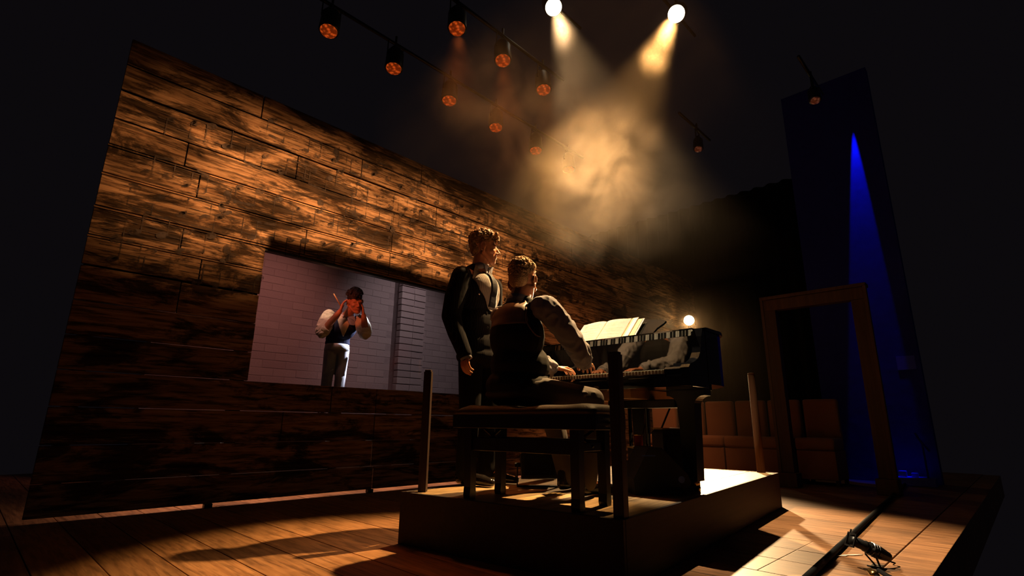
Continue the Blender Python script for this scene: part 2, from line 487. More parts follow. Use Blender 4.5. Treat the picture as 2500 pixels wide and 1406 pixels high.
# ------------------------------------------------------------------ weathered plank wall with its opening
wl = struct('wall_back', (0, 4.87, 0))
PH = .2525
rows = [.03, .25, .502, .765, 1.02, 1.272, 1.528, 1.795, 2.016, 2.252, 2.53, 2.777, 3.022, 3.282, 3.52, 3.775]
seams = [[3.03, 5.6], [3.0, 5.2], [2.05, 3.0, 5.9], [2.5, 3.0, 5.4], [5.1], [4.9], [1.08, 5.3], [1.2, 4.95], [1.03, 5.2], [2.07, 3.04, 5.6], [1.08, 3.05, 5.1],
         [.95, 3.05, 4.6, 6.2], [1.9, 3.66, 5.9], [2.6, 4.4, 6.4], [1.5, 3.4, 5.5]]
WX0, WX1 = .42, 10.8
BATT = (2.016, 2.252, 2.53, 2.777)
for k in range(len(rows) - 1):
    z0, z1 = rows[k], rows[k + 1]
    cuts = [WX0] + seams[k] + [WX1]
    spans = list(zip(cuts, cuts[1:]))
    if 1.0 < z0 < 2.2:
        out = []
        for a, b in spans:
            if a < 1.71: out.append((a, min(b, 1.71)))
            if b > 4.45: out.append((max(a, 4.45), b))
        spans = out
    for a, b in spans:
        if b - a < .02: continue
        dy = random.uniform(-.006, .006)
        gl = .023 if round(z0, 3) in BATT else (.009 if z0 > 1.6 else .0025)
        gt = .006 if z0 > 1.5 else .0035
        th = .03
        MB().box((a + .004, dy, z0 + gl), (b - .004, dy + th, z1 - gt), .005).ob('plank', M['plank'], wl)
for z_ in BATT:
    for a, b in (((.42, 1.705), (4.455, 10.8)) if z_ < 2.3 and z_ < 2.25 else ((.42, 3.03), (3.034, 10.8))):
        MB().box((a, .004, z_ + .003), (b, .03, z_ + .016), .003).ob('batten', M['plank'], wl)
for a, b, c_, d_ in ((.44, 10.78, 2.30, 3.76), (.44, 1.70, 1.545, 2.295), (4.47, 10.78, 1.545, 2.295)):
    MB().box((a, .037, c_), (b, .042, d_)).ob('added_light_blocking_cloth', M['drape'], wl)  # unseen, added to stop projector light passing the plank gaps
# studs behind the boards
for sx in (.5, 1.6, 4.55, 5.7, 7.2, 9.0, 10.5):
    MB().box((sx, .043, .12), (sx + .09, .13, 3.75)).ob('stud', M['black'], wl)
for sx in (2.55, 3.55):
    MB().box((sx, .037, .12), (sx + .09, .13, 1.0)).ob('stud', M['black'], wl)
for sx in (1.53, 3.0):
    MB().box((sx - .03, -.03, 0), (sx + .03, .02, .034), .004).ob('wall_foot', M['black'], wl)
MB().box((1.6, .036, 2.235), (4.6, .1, 2.33)).ob('lintel', M['black'], wl)
# projected musical notation, painted as thin dark marks on the boards
def notation(z0, x0, x1, seed, pitch=.047, clef=False):
    rnd = random.Random(seed)
    b = MB()
    y = -.0085
    for k in range(5):
        zz = z0 + k * pitch
        b.quad((x0, y, zz), (x1, y, zz), (x1, y, zz + .006), (x0, y, zz + .006))
    x = x0 + .1
    def disc(cx, cz, rx, rz, tilt):
        n = 10
        vs = []
        for q in range(n):
            a = 2 * math.pi * q / n
            u, v = math.cos(a) * rx, math.sin(a) * rz
            vs.append(b.bm.verts.new((cx + u * math.cos(tilt) - v * math.sin(tilt), y - .0004, cz + u * math.sin(tilt) + v * math.cos(tilt))))
        b.bm.faces.new(vs)
    def rect(a, c, w0):
        b.quad((a[0] - w0, y - .0006, a[1]), (a[0] + w0, y - .0006, a[1]), (c[0] + w0, y - .0006, c[1]), (c[0] - w0, y - .0006, c[1]))
    if clef:
        pts = [(.02 * math.cos(a * .7) * (1 + a * .28), .05 + .028 * math.sin(a * .7) * (1 + a * .28)) for a in range(12)] + [(.0, .21), (.03, .25), (.015, .19), (.0, -.05), (-.025, -.06)]
        for (ax, az), (cx, cz) in zip(pts, pts[1:]):
            d = Vector((cx - ax, 0, cz - az))
            if d.length < 1e-4: continue
            nrm = Vector((-d.z, 0, d.x)).normalized() * .007
            A, C = Vector((x + ax, y - .0008, z0 + az)), Vector((x + cx, y - .0008, z0 + cz))
            b.quad(A - nrm, A + nrm, C + nrm, C - nrm)
        x += .16
    while x < x1 - .15:
        kind = rnd.random()
        zz = z0 + rnd.choice(range(-1, 10)) * pitch / 2
        if kind < .12:
            rect((x, z0), (x, z0 + 4 * pitch), .004)                 # bar line
            x += .09; continue
        disc(x, zz, .043, .026, .45); disc(x + rnd.uniform(-.03, .03), zz + rnd.uniform(-.03, .03), .034, .014, rnd.uniform(0, 1.4))
        up = 1 if zz < z0 + 2 * pitch else -1
        sx = x + .034 * up
        rect((sx, zz), (sx, zz + up * .17), .0045)
        if kind > .55:
            x2 = x + rnd.uniform(.12, .19)
            zz2 = zz + rnd.choice((-1, 0, 1)) * pitch / 2
            disc(x2, zz2, .046, .031, .45)
            rect((x2 + .034 * up, zz2), (x2 + .034 * up, zz2 + up * .17), .0045)
            za, zb = zz + up * .17, zz2 + up * .17
            b.quad((sx - .004, y - .0007, za), (x2 + .034 * up + .004, y - .0007, zb), (x2 + .034 * up + .004, y - .0007, zb - up * .026), (sx - .004, y - .0007, za - up * .026))
            x = x2
        elif kind > .42:
            disc(x + .01, zz + .09, .034, .055, .2); disc(x + .05, zz + .05, .05, .022, .5)                     # chord smudge
        x += rnd.uniform(.10, .20)
    return b.ob('stave_marks', M['notation'], wl)
for n_, (zz, xa, xb, cl) in enumerate(((3.33, 1.5, 6.2, False), (3.06, .7, 6.6, False), (2.82, 2.4, 6.4, True), (2.57, .6, 3.9, False), (2.29, .55, 4.6, False), (2.05, .5, 1.66, False), (1.83, .5, 1.66, False), (2.57, 4.0, 6.8, False), (2.29, 4.7, 6.4, False))):
    notation(zz, xa, xb, 20 + n_, clef=cl)

# brick back room behind the opening
bk = struct('wall_brick', (0, 7.2, 0))
MB().box((1.4, .0008, 0), (7.2, .2, 4.2)).ob('mortar_bed', M['mortar'], bk)
BRW, BRH = .31, .105
bme = MB().box((.004, -.002, .004), (BRW - .004, .05, BRH - .004), .004).mesh('brick', M['brick'])
nrow = 16
for r_ in range(nrow):
    z_ = 1.05 + r_ * BRH
    off = (BRW / 2 if r_ % 2 else 0)
    for c_ in range(14):
        xx = 1.9 + off + c_ * BRW
        if 4.62 < xx + BRW / 2 < 5.1: continue
        link('brick', bme, bk, (xx, random.uniform(-.002, .002), z_))
bstuff = MB()
for r_ in range(40):
    z_ = 0 + r_ * BRH
    if 1.0 <= z_ < 1.05 + nrow * BRH - .05: continue
    for c_ in range(15):
        xx = 1.6 + (BRW / 2 if r_ % 2 else 0) + c_ * BRW
        bstuff.box((xx + .005, -.002, z_ + .005), (xx + BRW - .005, .03, z_ + BRH - .005))
bstuff.ob('brick_courses', M['brick'], bk, kind='stuff')
pier = struct('pillar_brick', (4.62, 6.95, 0))
pm = MB().box((.0, 0, .005), (.24, .11, BRH - .005), .008).mesh('brick', M['brick'])
pm2 = MB().box((.245, 0, .005), (.47, .11, BRH - .005), .008).mesh('brick', M['brick'])
MB().box((.012, .014, 0), (.46, .25, 3.9)).ob('mortar_core', M['mortar'], pier)
for r_ in range(8, 28):
    j = .06 if r_ % 2 else 0
    for mm_ in (pm, pm2):
        link('brick', mm_, pier, (random.uniform(-.004, .004), random.uniform(-.006, .003), r_ * BRH))
MB().box((1.25, 4.95, .66), (7.0, 7.2, .74), .004).ob('floor_upper', M['black'], None, kind='structure')
for xx in (1.5, 3.2, 5.0, 6.8):
    MB().box((xx, 5.35, 0), (xx + .08, 5.43, .66)).ob('trim_1', M['black'], None, kind='structure')

# masking drapes, right-hand wall and back drape
def drape(name, x0, y0, x1, y1, z0, z1, m, folds=14, amp=.05):
    b = MB()
    n = folds * 6
    d = Vector((x1 - x0, y1 - y0, 0)); nv = Vector((-d.y, d.x, 0)).normalized()
    lo, hi, lo2, hi2 = [], [], [], []
    for k in range(n + 1):
        t = k / n
        p = Vector((x0, y0, 0)) + d * t + nv * amp * math.sin(t * folds * 2 * math.pi)
        lo.append(b.bm.verts.new((p.x, p.y, z0))); hi.append(b.bm.verts.new((p.x, p.y, z1)))
        p2 = p + nv * .01
        lo2.append(b.bm.verts.new((p2.x, p2.y, z0))); hi2.append(b.bm.verts.new((p2.x, p2.y, z1)))
    for k in range(n):
        b.bm.faces.new((lo[k], lo[k + 1], hi[k + 1], hi[k])); b.bm.faces.new((lo2[k], lo2[k + 1], hi2[k + 1], hi2[k]))
        b.bm.faces.new((lo[k], lo[k + 1], lo2[k + 1], lo2[k])); b.bm.faces.new((hi[k], hi[k + 1], hi2[k + 1], hi2[k]))
    for k in (0, n): b.bm.faces.new((lo[k], hi[k], hi2[k], lo2[k]))
    return b.ob(name, m, None, True)
tag(drape('drape', 10.9, 9.2, 10.9, 1.9, .0, 5.6, M['drape'], 26), 'wide black drape hanging behind the row of brown seats', 'drape')
MB().box((8.6, .90, 0), (8.75, 2.1, 6.0)).ob('wall_right', M['blue_lit'], None, kind='structure')

# ------------------------------------------------------------------ platform with posts
TH = R(6.5)
PLX, PLY = 2.08, 1.315
def PL(u, v, z=0):
    return (PLX + u * math.cos(TH) - v * math.sin(TH), PLY + u * math.sin(TH) + v * math.cos(TH), z)
PZ = .28
plat = thing('platform', 'low square-edged wooden stage platform carrying the grand piano and the bench', 'platform', (PLX, PLY, 0), TH)
PU, PV0, PV1 = 3.12, .02, 1.455
vcuts = [PV0 + .025, .265, .52, .78, 1.03, PV1 - .025]
for a, b in zip(vcuts, vcuts[1:]):
    MB().box((.028, a + .002, PZ - .022), (PU - .028, b - .002, PZ), .002).ob('deck_board', M['deck'], plat)
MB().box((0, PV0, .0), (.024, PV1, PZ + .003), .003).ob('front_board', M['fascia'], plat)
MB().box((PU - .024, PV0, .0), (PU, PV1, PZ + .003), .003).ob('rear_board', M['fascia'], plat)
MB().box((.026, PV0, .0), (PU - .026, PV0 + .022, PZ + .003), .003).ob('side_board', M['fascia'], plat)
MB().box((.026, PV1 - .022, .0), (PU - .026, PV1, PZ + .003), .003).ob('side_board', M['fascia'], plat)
for u in (.8, 1.6, 2.4):
    MB().box((u, PV0 + .03, .1), (u + .05, PV1 - .03, PZ - .024)).ob('joist', M['black'], plat)
def post(u, v, ztop, label, w=.026, rz=0):
    t = thing('wooden_post', label, 'post', PL(u, v, PZ), TH, 'posts standing on the platform corners')
    MB().box((-w, -w, 0), (w, w, ztop - PZ - .012), .003).ob('shaft', M['post'], t)
    t.rotation_euler[2] = TH + rz
    MB().box((-w + .004, -w + .004, ztop - PZ - .012), (w - .004, w - .004, ztop - PZ), .004).ob('cap', M['post'], t)
    return t
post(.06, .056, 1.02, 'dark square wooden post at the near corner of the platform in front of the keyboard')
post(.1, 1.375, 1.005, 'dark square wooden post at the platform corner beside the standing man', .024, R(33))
pr = thing('wooden_post', 'brown round wooden post at the far corner of the platform beside the door frame', 'post', PL(3.085, .155, PZ), TH, 'posts standing on the platform corners')
MB().lathe([(.036, 0), (.034, .3), (.03, .87)], (0, 0, 0), (0, 0, 1), 18).ob('shaft', M['post_round'], pr, True)
MB().lathe([(.03, .87), (.031, .875), (.027, .888), (.01, .892)], (0, 0, 0), (0, 0, 1), 18).ob('cap', M['post_round'], pr, True)

# ------------------------------------------------------------------ piano bench
BZ = .50
bench = thing('piano_bench', 'long black piano bench with a padded leather seat under the seated man', 'bench', PL(.21, .63, PZ), TH)
bu, bv = .165, .465
cush = MB()
nu, nv = 10, 26
top = []
for i_ in range(nu + 1):
    row = []
    for j_ in range(nv + 1):
        a, c = i_ / nu, j_ / nv
        e = min(1, 6 * min(a, 1 - a)) * min(1, 9 * min(c, 1 - c))
        e = 1 - (1 - e) ** 2
        h = .018 + .03 * e
        cc = (c - .5) * 2
        h -= .02 * math.exp(-((cc + .02) / .20) ** 2) * e - .006 * e * math.cos(cc * 6)
        row.append(cush.bm.verts.new((-bu + 2 * bu * a, -bv + 2 * bv * c, BZ - .045 + h)))
    top.append(row)
for i_ in range(nu):
    for j_ in range(nv):
        cush.bm.faces.new((top[i_][j_], top[i_ + 1][j_], top[i_ + 1][j_ + 1], top[i_][j_ + 1]))
rim = [top[i_][0] for i_ in range(nu + 1)] + [top[nu][j_] for j_ in range(1, nv + 1)] + [top[i_][nv] for i_ in range(nu - 1, -1, -1)] + [top[0][j_] for j_ in range(nv - 1, 0, -1)]
low = [cush.bm.verts.new((v.co.x * .995, v.co.y * .998, BZ - .05)) for v in rim]
for k in range(len(rim)):
    j = (k + 1) % len(rim)
    cush.bm.faces.new((rim[k], rim[j], low[j], low[k]))
cush.bm.faces.new(low)
cush.ob('cushion', M['leather'], bench, True)
def frame_rect(b, x0, x1, y0, y1, z0, z1, t):
    b.box((x0, y0, z0), (x0 + t, y1, z1), .003); b.box((x1 - t, y0, z0), (x1, y1, z1), .003)
    b.box((x0 + t, y0, z0), (x1 - t, y0 + t, z1), .003); b.box((x0 + t, y1 - t, z0), (x1 - t, y1, z1), .003)
fr = MB(); frame_rect(fr, -bu, bu, -bv, bv, BZ - .125, BZ - .051, .025)
fr.ob('seat_frame', M['lacquer_soft'], bench)
for sx in (-1, 1):
    for sy in (-1, 1):
        cx, cy = sx * .135, sy * .345
        l = MB()
        poly = [(-.028, BZ - .126), (.028, BZ - .126), (.022, .06), (.026, .02), (.02, 0), (-.02, 0), (-.026, .02), (-.022, .06)]
        l.prism([(cx + p, z) for p, z in poly], cy - .024, cy + .024, 1)
        l.ob('leg', M['lacquer_soft'], bench)
for sy in (-1, 1):
    MB().box((-.113, sy * .345 - .012, .27), (.113, sy * .345 + .012, .31), .003).ob('stretcher', M['lacquer_soft'], bench)
MB().box((-.15, -.33, .255), (-.12, .33, .325), .003).ob('rail', M['lacquer_soft'], bench)
MB().box((.12, -.33, .255), (.15, .33, .325), .003).ob('rail', M['lacquer_soft'], bench)
for sy in (-1, 1):
    for q in (-1, 1):
        MB().cyl((0, sy * .30 - q * .06, BZ - .13), (0, sy * .30 + q * .06, .29), .009, n=8).ob('scissor_bar', M['black'], bench)
MB().lathe([(.006, 0), (.006, .012), (.02, .014), (.022, .03), (.016, .036)], (0, -bv, BZ - .088), (0, -1, 0), 14).ob('height_knob', M['chrome'], bench, True)

# ------------------------------------------------------------------ grand piano (keyboard along the plank direction)
KX, KY0 = 2.965, 1.56          # front of the white keys and treble end of the keyboard
YR, YL = 1.385, 2.86
TZ = 1.283
pn = thing('grand_piano', 'black lacquered baby grand piano standing on the low platform', 'piano', (KX, YR, PZ))
ox, oy, oz = KX, YR, PZ
def lp(x, y, z=None):
    return (x - ox, y - oy) if z is None else (x - ox, y - oy, z - oz)
out = [(3.19, YR), (3.37, YR)]
for k in range(1, 13):                                    # S-shaped bent side
    t = k / 12
    xx = 3.37 + (4.30 - 3.37) * t
    s = t * t * (3 - 2 * t)
    out.append((xx, YR + (2.18 - YR) * s))
for k in range(1, 8):
    a = -math.pi / 2 + math.pi * k / 8
    out.append((4.30 + .12 * math.cos(a), 2.50 + .32 * math.sin(a) * 1.0))
out += [(4.25, YL), (3.19, YL)]
o2 = [lp(*p) for p in out]
MB().prism(o2, .93 - oz, TZ - .022 - oz).ob('case', M['lacquer'], pn)
cxm = sum(p[0] for p in o2) / len(o2); cym = sum(p[1] for p in o2) / len(o2)
lidp = [(px + (.012 if px > .3 else -.012), py + (.012 if py > cym else -.012)) for px, py in o2]
shade_auto(MB().prism(lidp, TZ - .020 - oz, TZ - oz).ob('lid', M['lacquer'], pn))
MB().box(lp(3.36, YR - .006, TZ - .019), lp(3.364, YL, TZ + .0015)).ob('lid_seam', M['black'], pn)
# keybed, keyslip, arms
MB().box(lp(2.935, YR + .002, .905), lp(3.188, YL - .002, .975), .004).ob('keybed', M['lacquer'], pn)
MB().box(lp(2.928, KY0 - .02, .962), lp(2.955, 2.81, .986), .004).ob('keyslip', M['lacquer'], pn)
arm_prof = [(2.93, .976), (2.93, 1.015), (2.95, 1.035), (2.99, 1.048), (3.03, 1.062), (3.07, 1.085), (3.10, 1.12), (3.12, 1.17), (3.135, 1.225), (3.16, TZ - .006), (3.188, TZ - .002), (3.188, .976)]
for ya, yb in ((YR + .003, YR + .058), (2.80, YL - .003)):
    MB().prism([(a - ox, b - oz) for a, b in arm_prof], ya - oy, yb - oy, 1).ob('arm', M['lacquer'], pn)
kb = [(2.945, .976), (2.945, 1.012), (2.965, 1.026), (3.06, 1.03), (3.075, 1.06), (3.188, 1.065), (3.188, .976)]
MB().prism([(a - ox, b - oz) for a, b in kb], YR + .06 - oy, KY0 - .004 - oy, 1).ob('key_block', M['lacquer'], pn)
MB().prism([(a - ox, b - oz) for a, b in kb], KY0 + 1.228 - oy, 2.798 - oy, 1).ob('key_block', M['lacquer'], pn)
fb = [(3.17, 1.03), (3.189, 1.03), (3.189, 1.238), (3.165, 1.238)]
MB().prism([(a - ox, b - oz) for a, b in fb], YR + .06 - oy, 2.798 - oy, 1).ob('fallboard', M['lacquer'], pn)
MB().box(lp(3.155, KY0, 1.022), lp(3.17, KY0 + 1.225, 1.03), .001).ob('key_felt', M['felt'], pn)
st_ = [(3.166, 1.239), (3.189, 1.239), (3.189, TZ - .001), (3.135, TZ - .001), (3.137, TZ - .010)]
MB().prism([(a - ox, b - oz) for a, b in st_], YR + .06 - oy, 2.798 - oy, 1).ob('fallboard_lip', M['lacquer'], pn)
MB().cyl(lp(3.15, KY0 - .02, 1.06), lp(3.15, KY0 - .045, 1.06), .008, n=10).ob('hinge_pin', M['chrome'], pn)
# 52 white and 36 black keys, treble end at low y
wk = 1.225 / 52
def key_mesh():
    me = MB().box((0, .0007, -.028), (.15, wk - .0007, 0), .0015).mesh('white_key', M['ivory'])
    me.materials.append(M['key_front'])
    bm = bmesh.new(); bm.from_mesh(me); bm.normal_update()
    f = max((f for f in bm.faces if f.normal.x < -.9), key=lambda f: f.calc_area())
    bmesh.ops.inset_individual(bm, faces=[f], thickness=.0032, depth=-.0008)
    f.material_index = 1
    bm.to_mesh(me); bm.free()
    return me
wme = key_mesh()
bprof = MB().prism([(0, 0), (.006, .011), (.094, .012), (.094, 0)], -.0052, .0052, 1).mesh('black_key', M['ebony'])
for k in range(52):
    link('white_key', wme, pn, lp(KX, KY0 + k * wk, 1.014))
seq = 'CBAGFED'                                            # from the treble end downwards
for k in range(51):
    if seq[k % 7] in 'BAGED' and not (seq[k % 7] == 'D' and False):
        n_ = seq[k % 7]
        if n_ in 'CF': continue
        # a black key lies between this white key and the next lower one except under C and F
        link('black_key', bprof, pn, lp(KX + .05, KY0 + (k + 1) * wk, 1.014))
# legs with scrolled brackets
def piano_leg(x, y, zt, w0=.058, w1=.042, br=.13, t=.05):
    g = MB()
    zb = PZ + .065
    cap = zt - .035
    rr = br - w0
    prof = [(-br, zt), (-br, cap)]
    for k in range(0, 7):
        a = math.pi / 2 * k / 6
        prof.append((-w0 - rr * (1 - math.sin(a)) if k else -br + .012, cap - rr * .9 * (1 - math.cos(a)) - (0 if k else .002)))
    prof += [(-w0, cap - rr), (-w1, zb), (w1, zb), (w0, cap - rr)]
    for k in range(6, -1, -1):
        a = math.pi / 2 * k / 6
        prof.append((w0 + rr * (1 - math.sin(a)) if k else br - .012, cap - rr * .9 * (1 - math.cos(a)) - (0 if k else .002)))
    prof += [(br, cap), (br, zt)]
    l = g.prism([(p + y - oy, z - oz) for p, z in prof], x - t - ox, x + t - ox, 0).ob('leg', M['lacquer_soft'], pn)
    MB().lathe([(.03, 0), (.03, .02), (.022, .03), (.016, .045)], lp(x, y, PZ + .066), (0, 0, -1), 14).ob('caster_socket', M['brass'], l, True)
    MB().cyl(lp(x - .012, y - .01, PZ + .022), lp(x + .012, y - .01, PZ + .022), .022, n=14).ob('caster_wheel', M['brass'], l)
piano_leg(3.31, 1.585, .905)
piano_leg(3.31, 2.70, .905)
piano_leg(4.02, 2.36, .905, br=.14)
MB().box(lp(3.2, 1.47, .906), lp(3.42, 1.72, .93), .004).ob('leg_plate', M['lacquer_soft'], pn)
MB().box(lp(3.2, 2.58, .906), lp(3.42, 2.82, .93), .004).ob('leg_plate', M['lacquer_soft'], pn)
for ya, yb, xa, xb in ((1.95, 2.05, 3.2, 4.1), (2.35, 2.45, 3.2, 4.2)):
    MB().box(lp(xa, ya, .86), lp(xb, yb, .929), .004).ob('beam', M['raw_wood'], pn)
MB().box(lp(3.44, 1.75, .80), lp(3.54, 2.3, .859), .006).ob('cross_block', M['lacquer_soft'], pn)
# pedal lyre
ly = MB()
for dy in (-.07, .07):
    ly.cyl(lp(3.5, 2.08 + dy, .80), lp(3.5, 2.08 + dy, .43), .014, n=10)
lyo = ly.ob('pedal_lyre', M['lacquer'], pn)
MB().box(lp(3.44, 1.95, .37), lp(3.56, 2.21, .43), .006).ob('pedal_box', M['lacquer'], lyo)
for k in (-1, 0, 1):
    MB().box(lp(3.33, 2.08 + k * .07 - .012, .385), lp(3.45, 2.08 + k * .07 + .012, .395), .004).ob('pedal', M['brass'], lyo)
MB().cyl(lp(3.53, 2.13, .44), lp(3.95, 2.2, .92), .007, n=8).ob('lyre_brace', M['black'], lyo)
MB().cyl(lp(3.53, 2.03, .44), lp(3.95, 2.0, .92), .007, n=8).ob('lyre_brace', M['black'], lyo)
# music desk: black lacquered board with scrolled ends, tilted back
desk_pts = [(1.83, 0), (1.86, .03), (1.845, .07), (1.81, .11), (1.80, .135), (1.83, .15), (1.90, .165), (1.98, .18), (2.19, .19), (2.40, .18), (2.48, .165), (2.55, .15), (2.58, .135), (2.57, .11), (2.535, .07), (2.52, .03), (2.55, 0)]
tilt = R(45)
dm = Matrix.Translation((3.372 - ox, 0, TZ + .028 - oz)) @ Matrix.Rotation(tilt, 4, 'Y')
d_ = MB().prism([(p - oy, q * 1.2) for p, q in desk_pts], 0, .014, 0)
bmesh.ops.transform(d_.bm, matrix=dm, verts=d_.bm.verts)
dko = d_.ob('music_desk', M['lacquer'], pn)
MB().box(lp(3.30, 1.83, TZ), lp(3.40, 2.55, TZ + .022), .004).ob('desk_shelf', M['lacquer'], pn)
MB().box(lp(3.385, 1.832, TZ + .022), lp(3.397, 1.84, TZ + .034), .001).ob('desk_hinge', M['brass'], dko)

# sheet music on the desk: a big open score and two folders behind its right edge
def sheet(name, label, cat, y0, y1, h, x, tilt_, m, thick=.006, lines=False, back=None, skew=0):
    t = thing(name, label, cat, (x, (y0 + y1) / 2, TZ + .0235))
    w = (y1 - y0) / 2
    mt = Matrix.Rotation(tilt_, 4, 'Y')
    def add(nm, lo, hi, mm, par=t):
        b = MB().box(lo, hi, .0008)
        bmesh.ops.transform(b.bm, matrix=mt, verts=b.bm.verts)
        return b.ob(nm, mm, par)
    pg = add('page' if not back else 'cover', (0, -w, 0), (thick, w, h), m)
    return t, add, w
t, add, w = sheet('music_score', 'large open music score lit cream on the music desk', 'sheet music', 2.10, 2.56, .250, 3.335, R(45), M['card'], .004, back=True)
for s_, nm in ((-1, 'page'), (1, 'page')):
    b = MB()
    n = 8
    va, vb = [], []
    for k in range(n + 1):
        q = k / n
        yy = s_ * (.003 + (w - .006) * q)
        bulge = -.010 * math.sin(math.pi * min(1, q * 1.1) ** .7) - .003
        va.append(b.bm.verts.new((bulge, yy, .002))); vb.append(b.bm.verts.new((bulge, yy, .258 - .004 * q)))
    for k in range(n): b.bm.faces.new((va[k], va[k + 1], vb[k + 1], vb[k]))
    bmesh.ops.solidify(b.bm, geom=b.bm.faces[:], thickness=.0015)
    bmesh.ops.transform(b.bm, matrix=Matrix.Rotation(R(45), 4, 'Y'), verts=b.bm.verts)
    po = b.ob(nm, M['paper'], t)
    ink = MB()
    for st in range(6):
        for ln in range(5):
            z_ = .026 + st * .036 + ln * .0028
            for k in range(1, n - 1):
                pts = []
                for q in (k / n, (k + 1) / n):
                    yy = s_ * (.003 + (w - .006) * q)
                    bulge = -.010 * math.sin(math.pi * min(1, q * 1.1) ** .7) - .0052
                    pts.append((bulge, yy))
                ink.quad((pts[0][0], pts[0][1], z_), (pts[1][0], pts[1][1], z_), (pts[1][0], pts[1][1], z_ + .0006), (pts[0][0], pts[0][1], z_ + .0006))
    bmesh.ops.transform(ink.bm, matrix=Matrix.Rotation(R(45), 4, 'Y'), verts=ink.bm.verts)
    ink.ob('stave_marks', M['ink'], po)
t, add, w = sheet('music_folder', 'buff card folder edge standing just right of the open score', 'folder', 2.04, 2.096, .258, 3.335, R(45), M['card'], .008)
add('leaf', (-.003, -w + .002, .004), (-.0005, w - .018, .252), M['paper'], children_of(t)[0])
t, add, w = sheet('music_folder', 'thin cream booklet standing rightmost on the music desk', 'folder', 1.98, 2.035, .232, 3.335, R(45), M['paper'], .006)
add('leaf', (-.003, -w + .012, .004), (-.0005, w - .003, .226), M['card'], children_of(t)[0])

# ------------------------------------------------------------------ equipment under bench and piano
def speaker_box(name, label, loc, rz, w, d, h, chamfer=.03, handle=True):
    t = thing(name, label, 'speaker', loc, rz)
    b = MB().prism([(-w / 2, 0), (w / 2, 0), (w / 2, h - chamfer), (w / 2 - chamfer, h), (-w / 2 + chamfer, h), (-w / 2, h - chamfer)], -d / 2, d / 2, 1)
    b.ob('cabinet', M['speaker'], t)
    MB().box((-w / 2 + .02, -d / 2 - .008, .02), (w / 2 - .02, -d / 2 - .0005, h - .04), .003).ob('grille', M['grille'], t)
    if handle:
        MB().tube([(-.05, 0, h), (-.045, 0, h + .018), (.045, 0, h + .018), (.05, 0, h)], .006).ob('handle', M['rubber'], t)
    return t
t = thing('monitor_speaker', 'small black speaker held in a U bracket on the platform behind the bench', 'speaker', (2.76, 2.41, PZ), R(-45))
tilt = Matrix.Translation((0, 0, .135)) @ Matrix.Rotation(R(-8), 4, 'X')
b = MB().prism([(-.115, -.085), (.115, -.085), (.125, .06), (.105, .085), (-.105, .085), (-.125, .06)], -.09, .09, 1)
bmesh.ops.transform(b.bm, matrix=tilt, verts=b.bm.verts); b.ob('cabinet', M['speaker'], t)
b = MB().box((-.1, -.098, -.07), (.1, -.0905, .07), .004); bmesh.ops.transform(b.bm, matrix=tilt, verts=b.bm.verts); b.ob('grille', M['grille'], t)
MB().box((-.145, -.03, .0), (.145, .03, .008), .002).box((-.147, -.02, .006), (-.139, .02, .15), .002).box((.139, -.02, .006), (.147, .02, .15), .002).ob('bracket', M['black'], t)
for s_ in (-1, 1):
    MB().cyl((s_ * .12, 0, .135), (s_ * .16, 0, .135), .014, n=12).ob('bracket_knob', M['rubber'], t)
t = speaker_box('loudspeaker', 'tall black loudspeaker box with its top lit, beside the front piano leg', (3.43, 1.77, PZ), R(-40), .235, .2, .375, .02, False)
MB().box((-.112, -.095, .3752), (.112, .095, .385), .001).ob('lit_top_patch', M['card'], t)  # pale colour paints the light on top of the black cabinet
t = thing('stage_monitor', 'low black wedge stage monitor lying under the piano keyboard', 'speaker', (3.06, 1.74, PZ), R(-42))
MB().prism([(-.15, 0), (.13, 0), (.19, .07), (.17, .12), (.02, .27), (-.06, .27), (-.16, .09)], -.14, .14, 1).ob('cabinet', M['speaker'], t)
b = MB().box((-.13, -.004, -.095), (.13, .006, .095), .003)
bmesh.ops.transform(b.bm, matrix=Matrix.Translation((.1, 0, .195)) @ Matrix.Rotation(R(45), 4, 'Y') @ Matrix.Rotation(R(90), 4, 'X') @ Matrix.Scale(.72, 4, (1, 0, 0)), verts=b.bm.verts)
b.ob('grille', M['grille'], t)
MB().box((-.105, -.141, .22), (-.02, -.139, .228)).ob('badge_strip', M['chrome'], t)
MB().cyl((.13, -.142, .09), (.13, -.139, .09), .02, n=14).ob('input_socket', M['chrome'], t)
t = thing('equipment_case', 'small black case with a lid painted pale as if lit between loudspeaker and pedals', 'case', (3.24, 1.93, PZ), R(-42))
MB().box((-.06, -.07, 0), (.06, .07, .25), .006).ob('body', M['black'], t)
MB().box((-.062, -.072, .2505), (.062, .072, .262), .003).ob('lid', M['card'], t)  # pale colour stands in for a lit patch on the case
MB().box((-.02, -.078, .2), (.02, -.071, .255), .002).ob('latch', M['chrome'], t)
t = thing('metal_can', 'small red rimmed can on the lid of the case under the piano', 'can', (3.24, 1.93, PZ + .262))
MB().lathe([(.026, 0), (.028, .004), (.028, .07), (.026, .075)], (0, 0, 0), (0, 0, 1), 16).ob('body', M['felt'], t, True)
MB().lathe([(.029, .07), (.029, .079), (.024, .079), (.024, .072)], (0, 0, 0), (0, 0, 1), 16).ob('rim', M['brass'], t, True)
tag(MB().tube([(2.9, 2.3, PZ + .006), (3.0, 2.2, PZ + .006), (3.12, 2.1, PZ + .006), (3.3, 2.12, PZ + .006), (3.42, 1.96, PZ + .006)], .005).ob('cable', M['rubber'], None, True), 'thin black cable lying on the platform between the two speakers', 'cable')

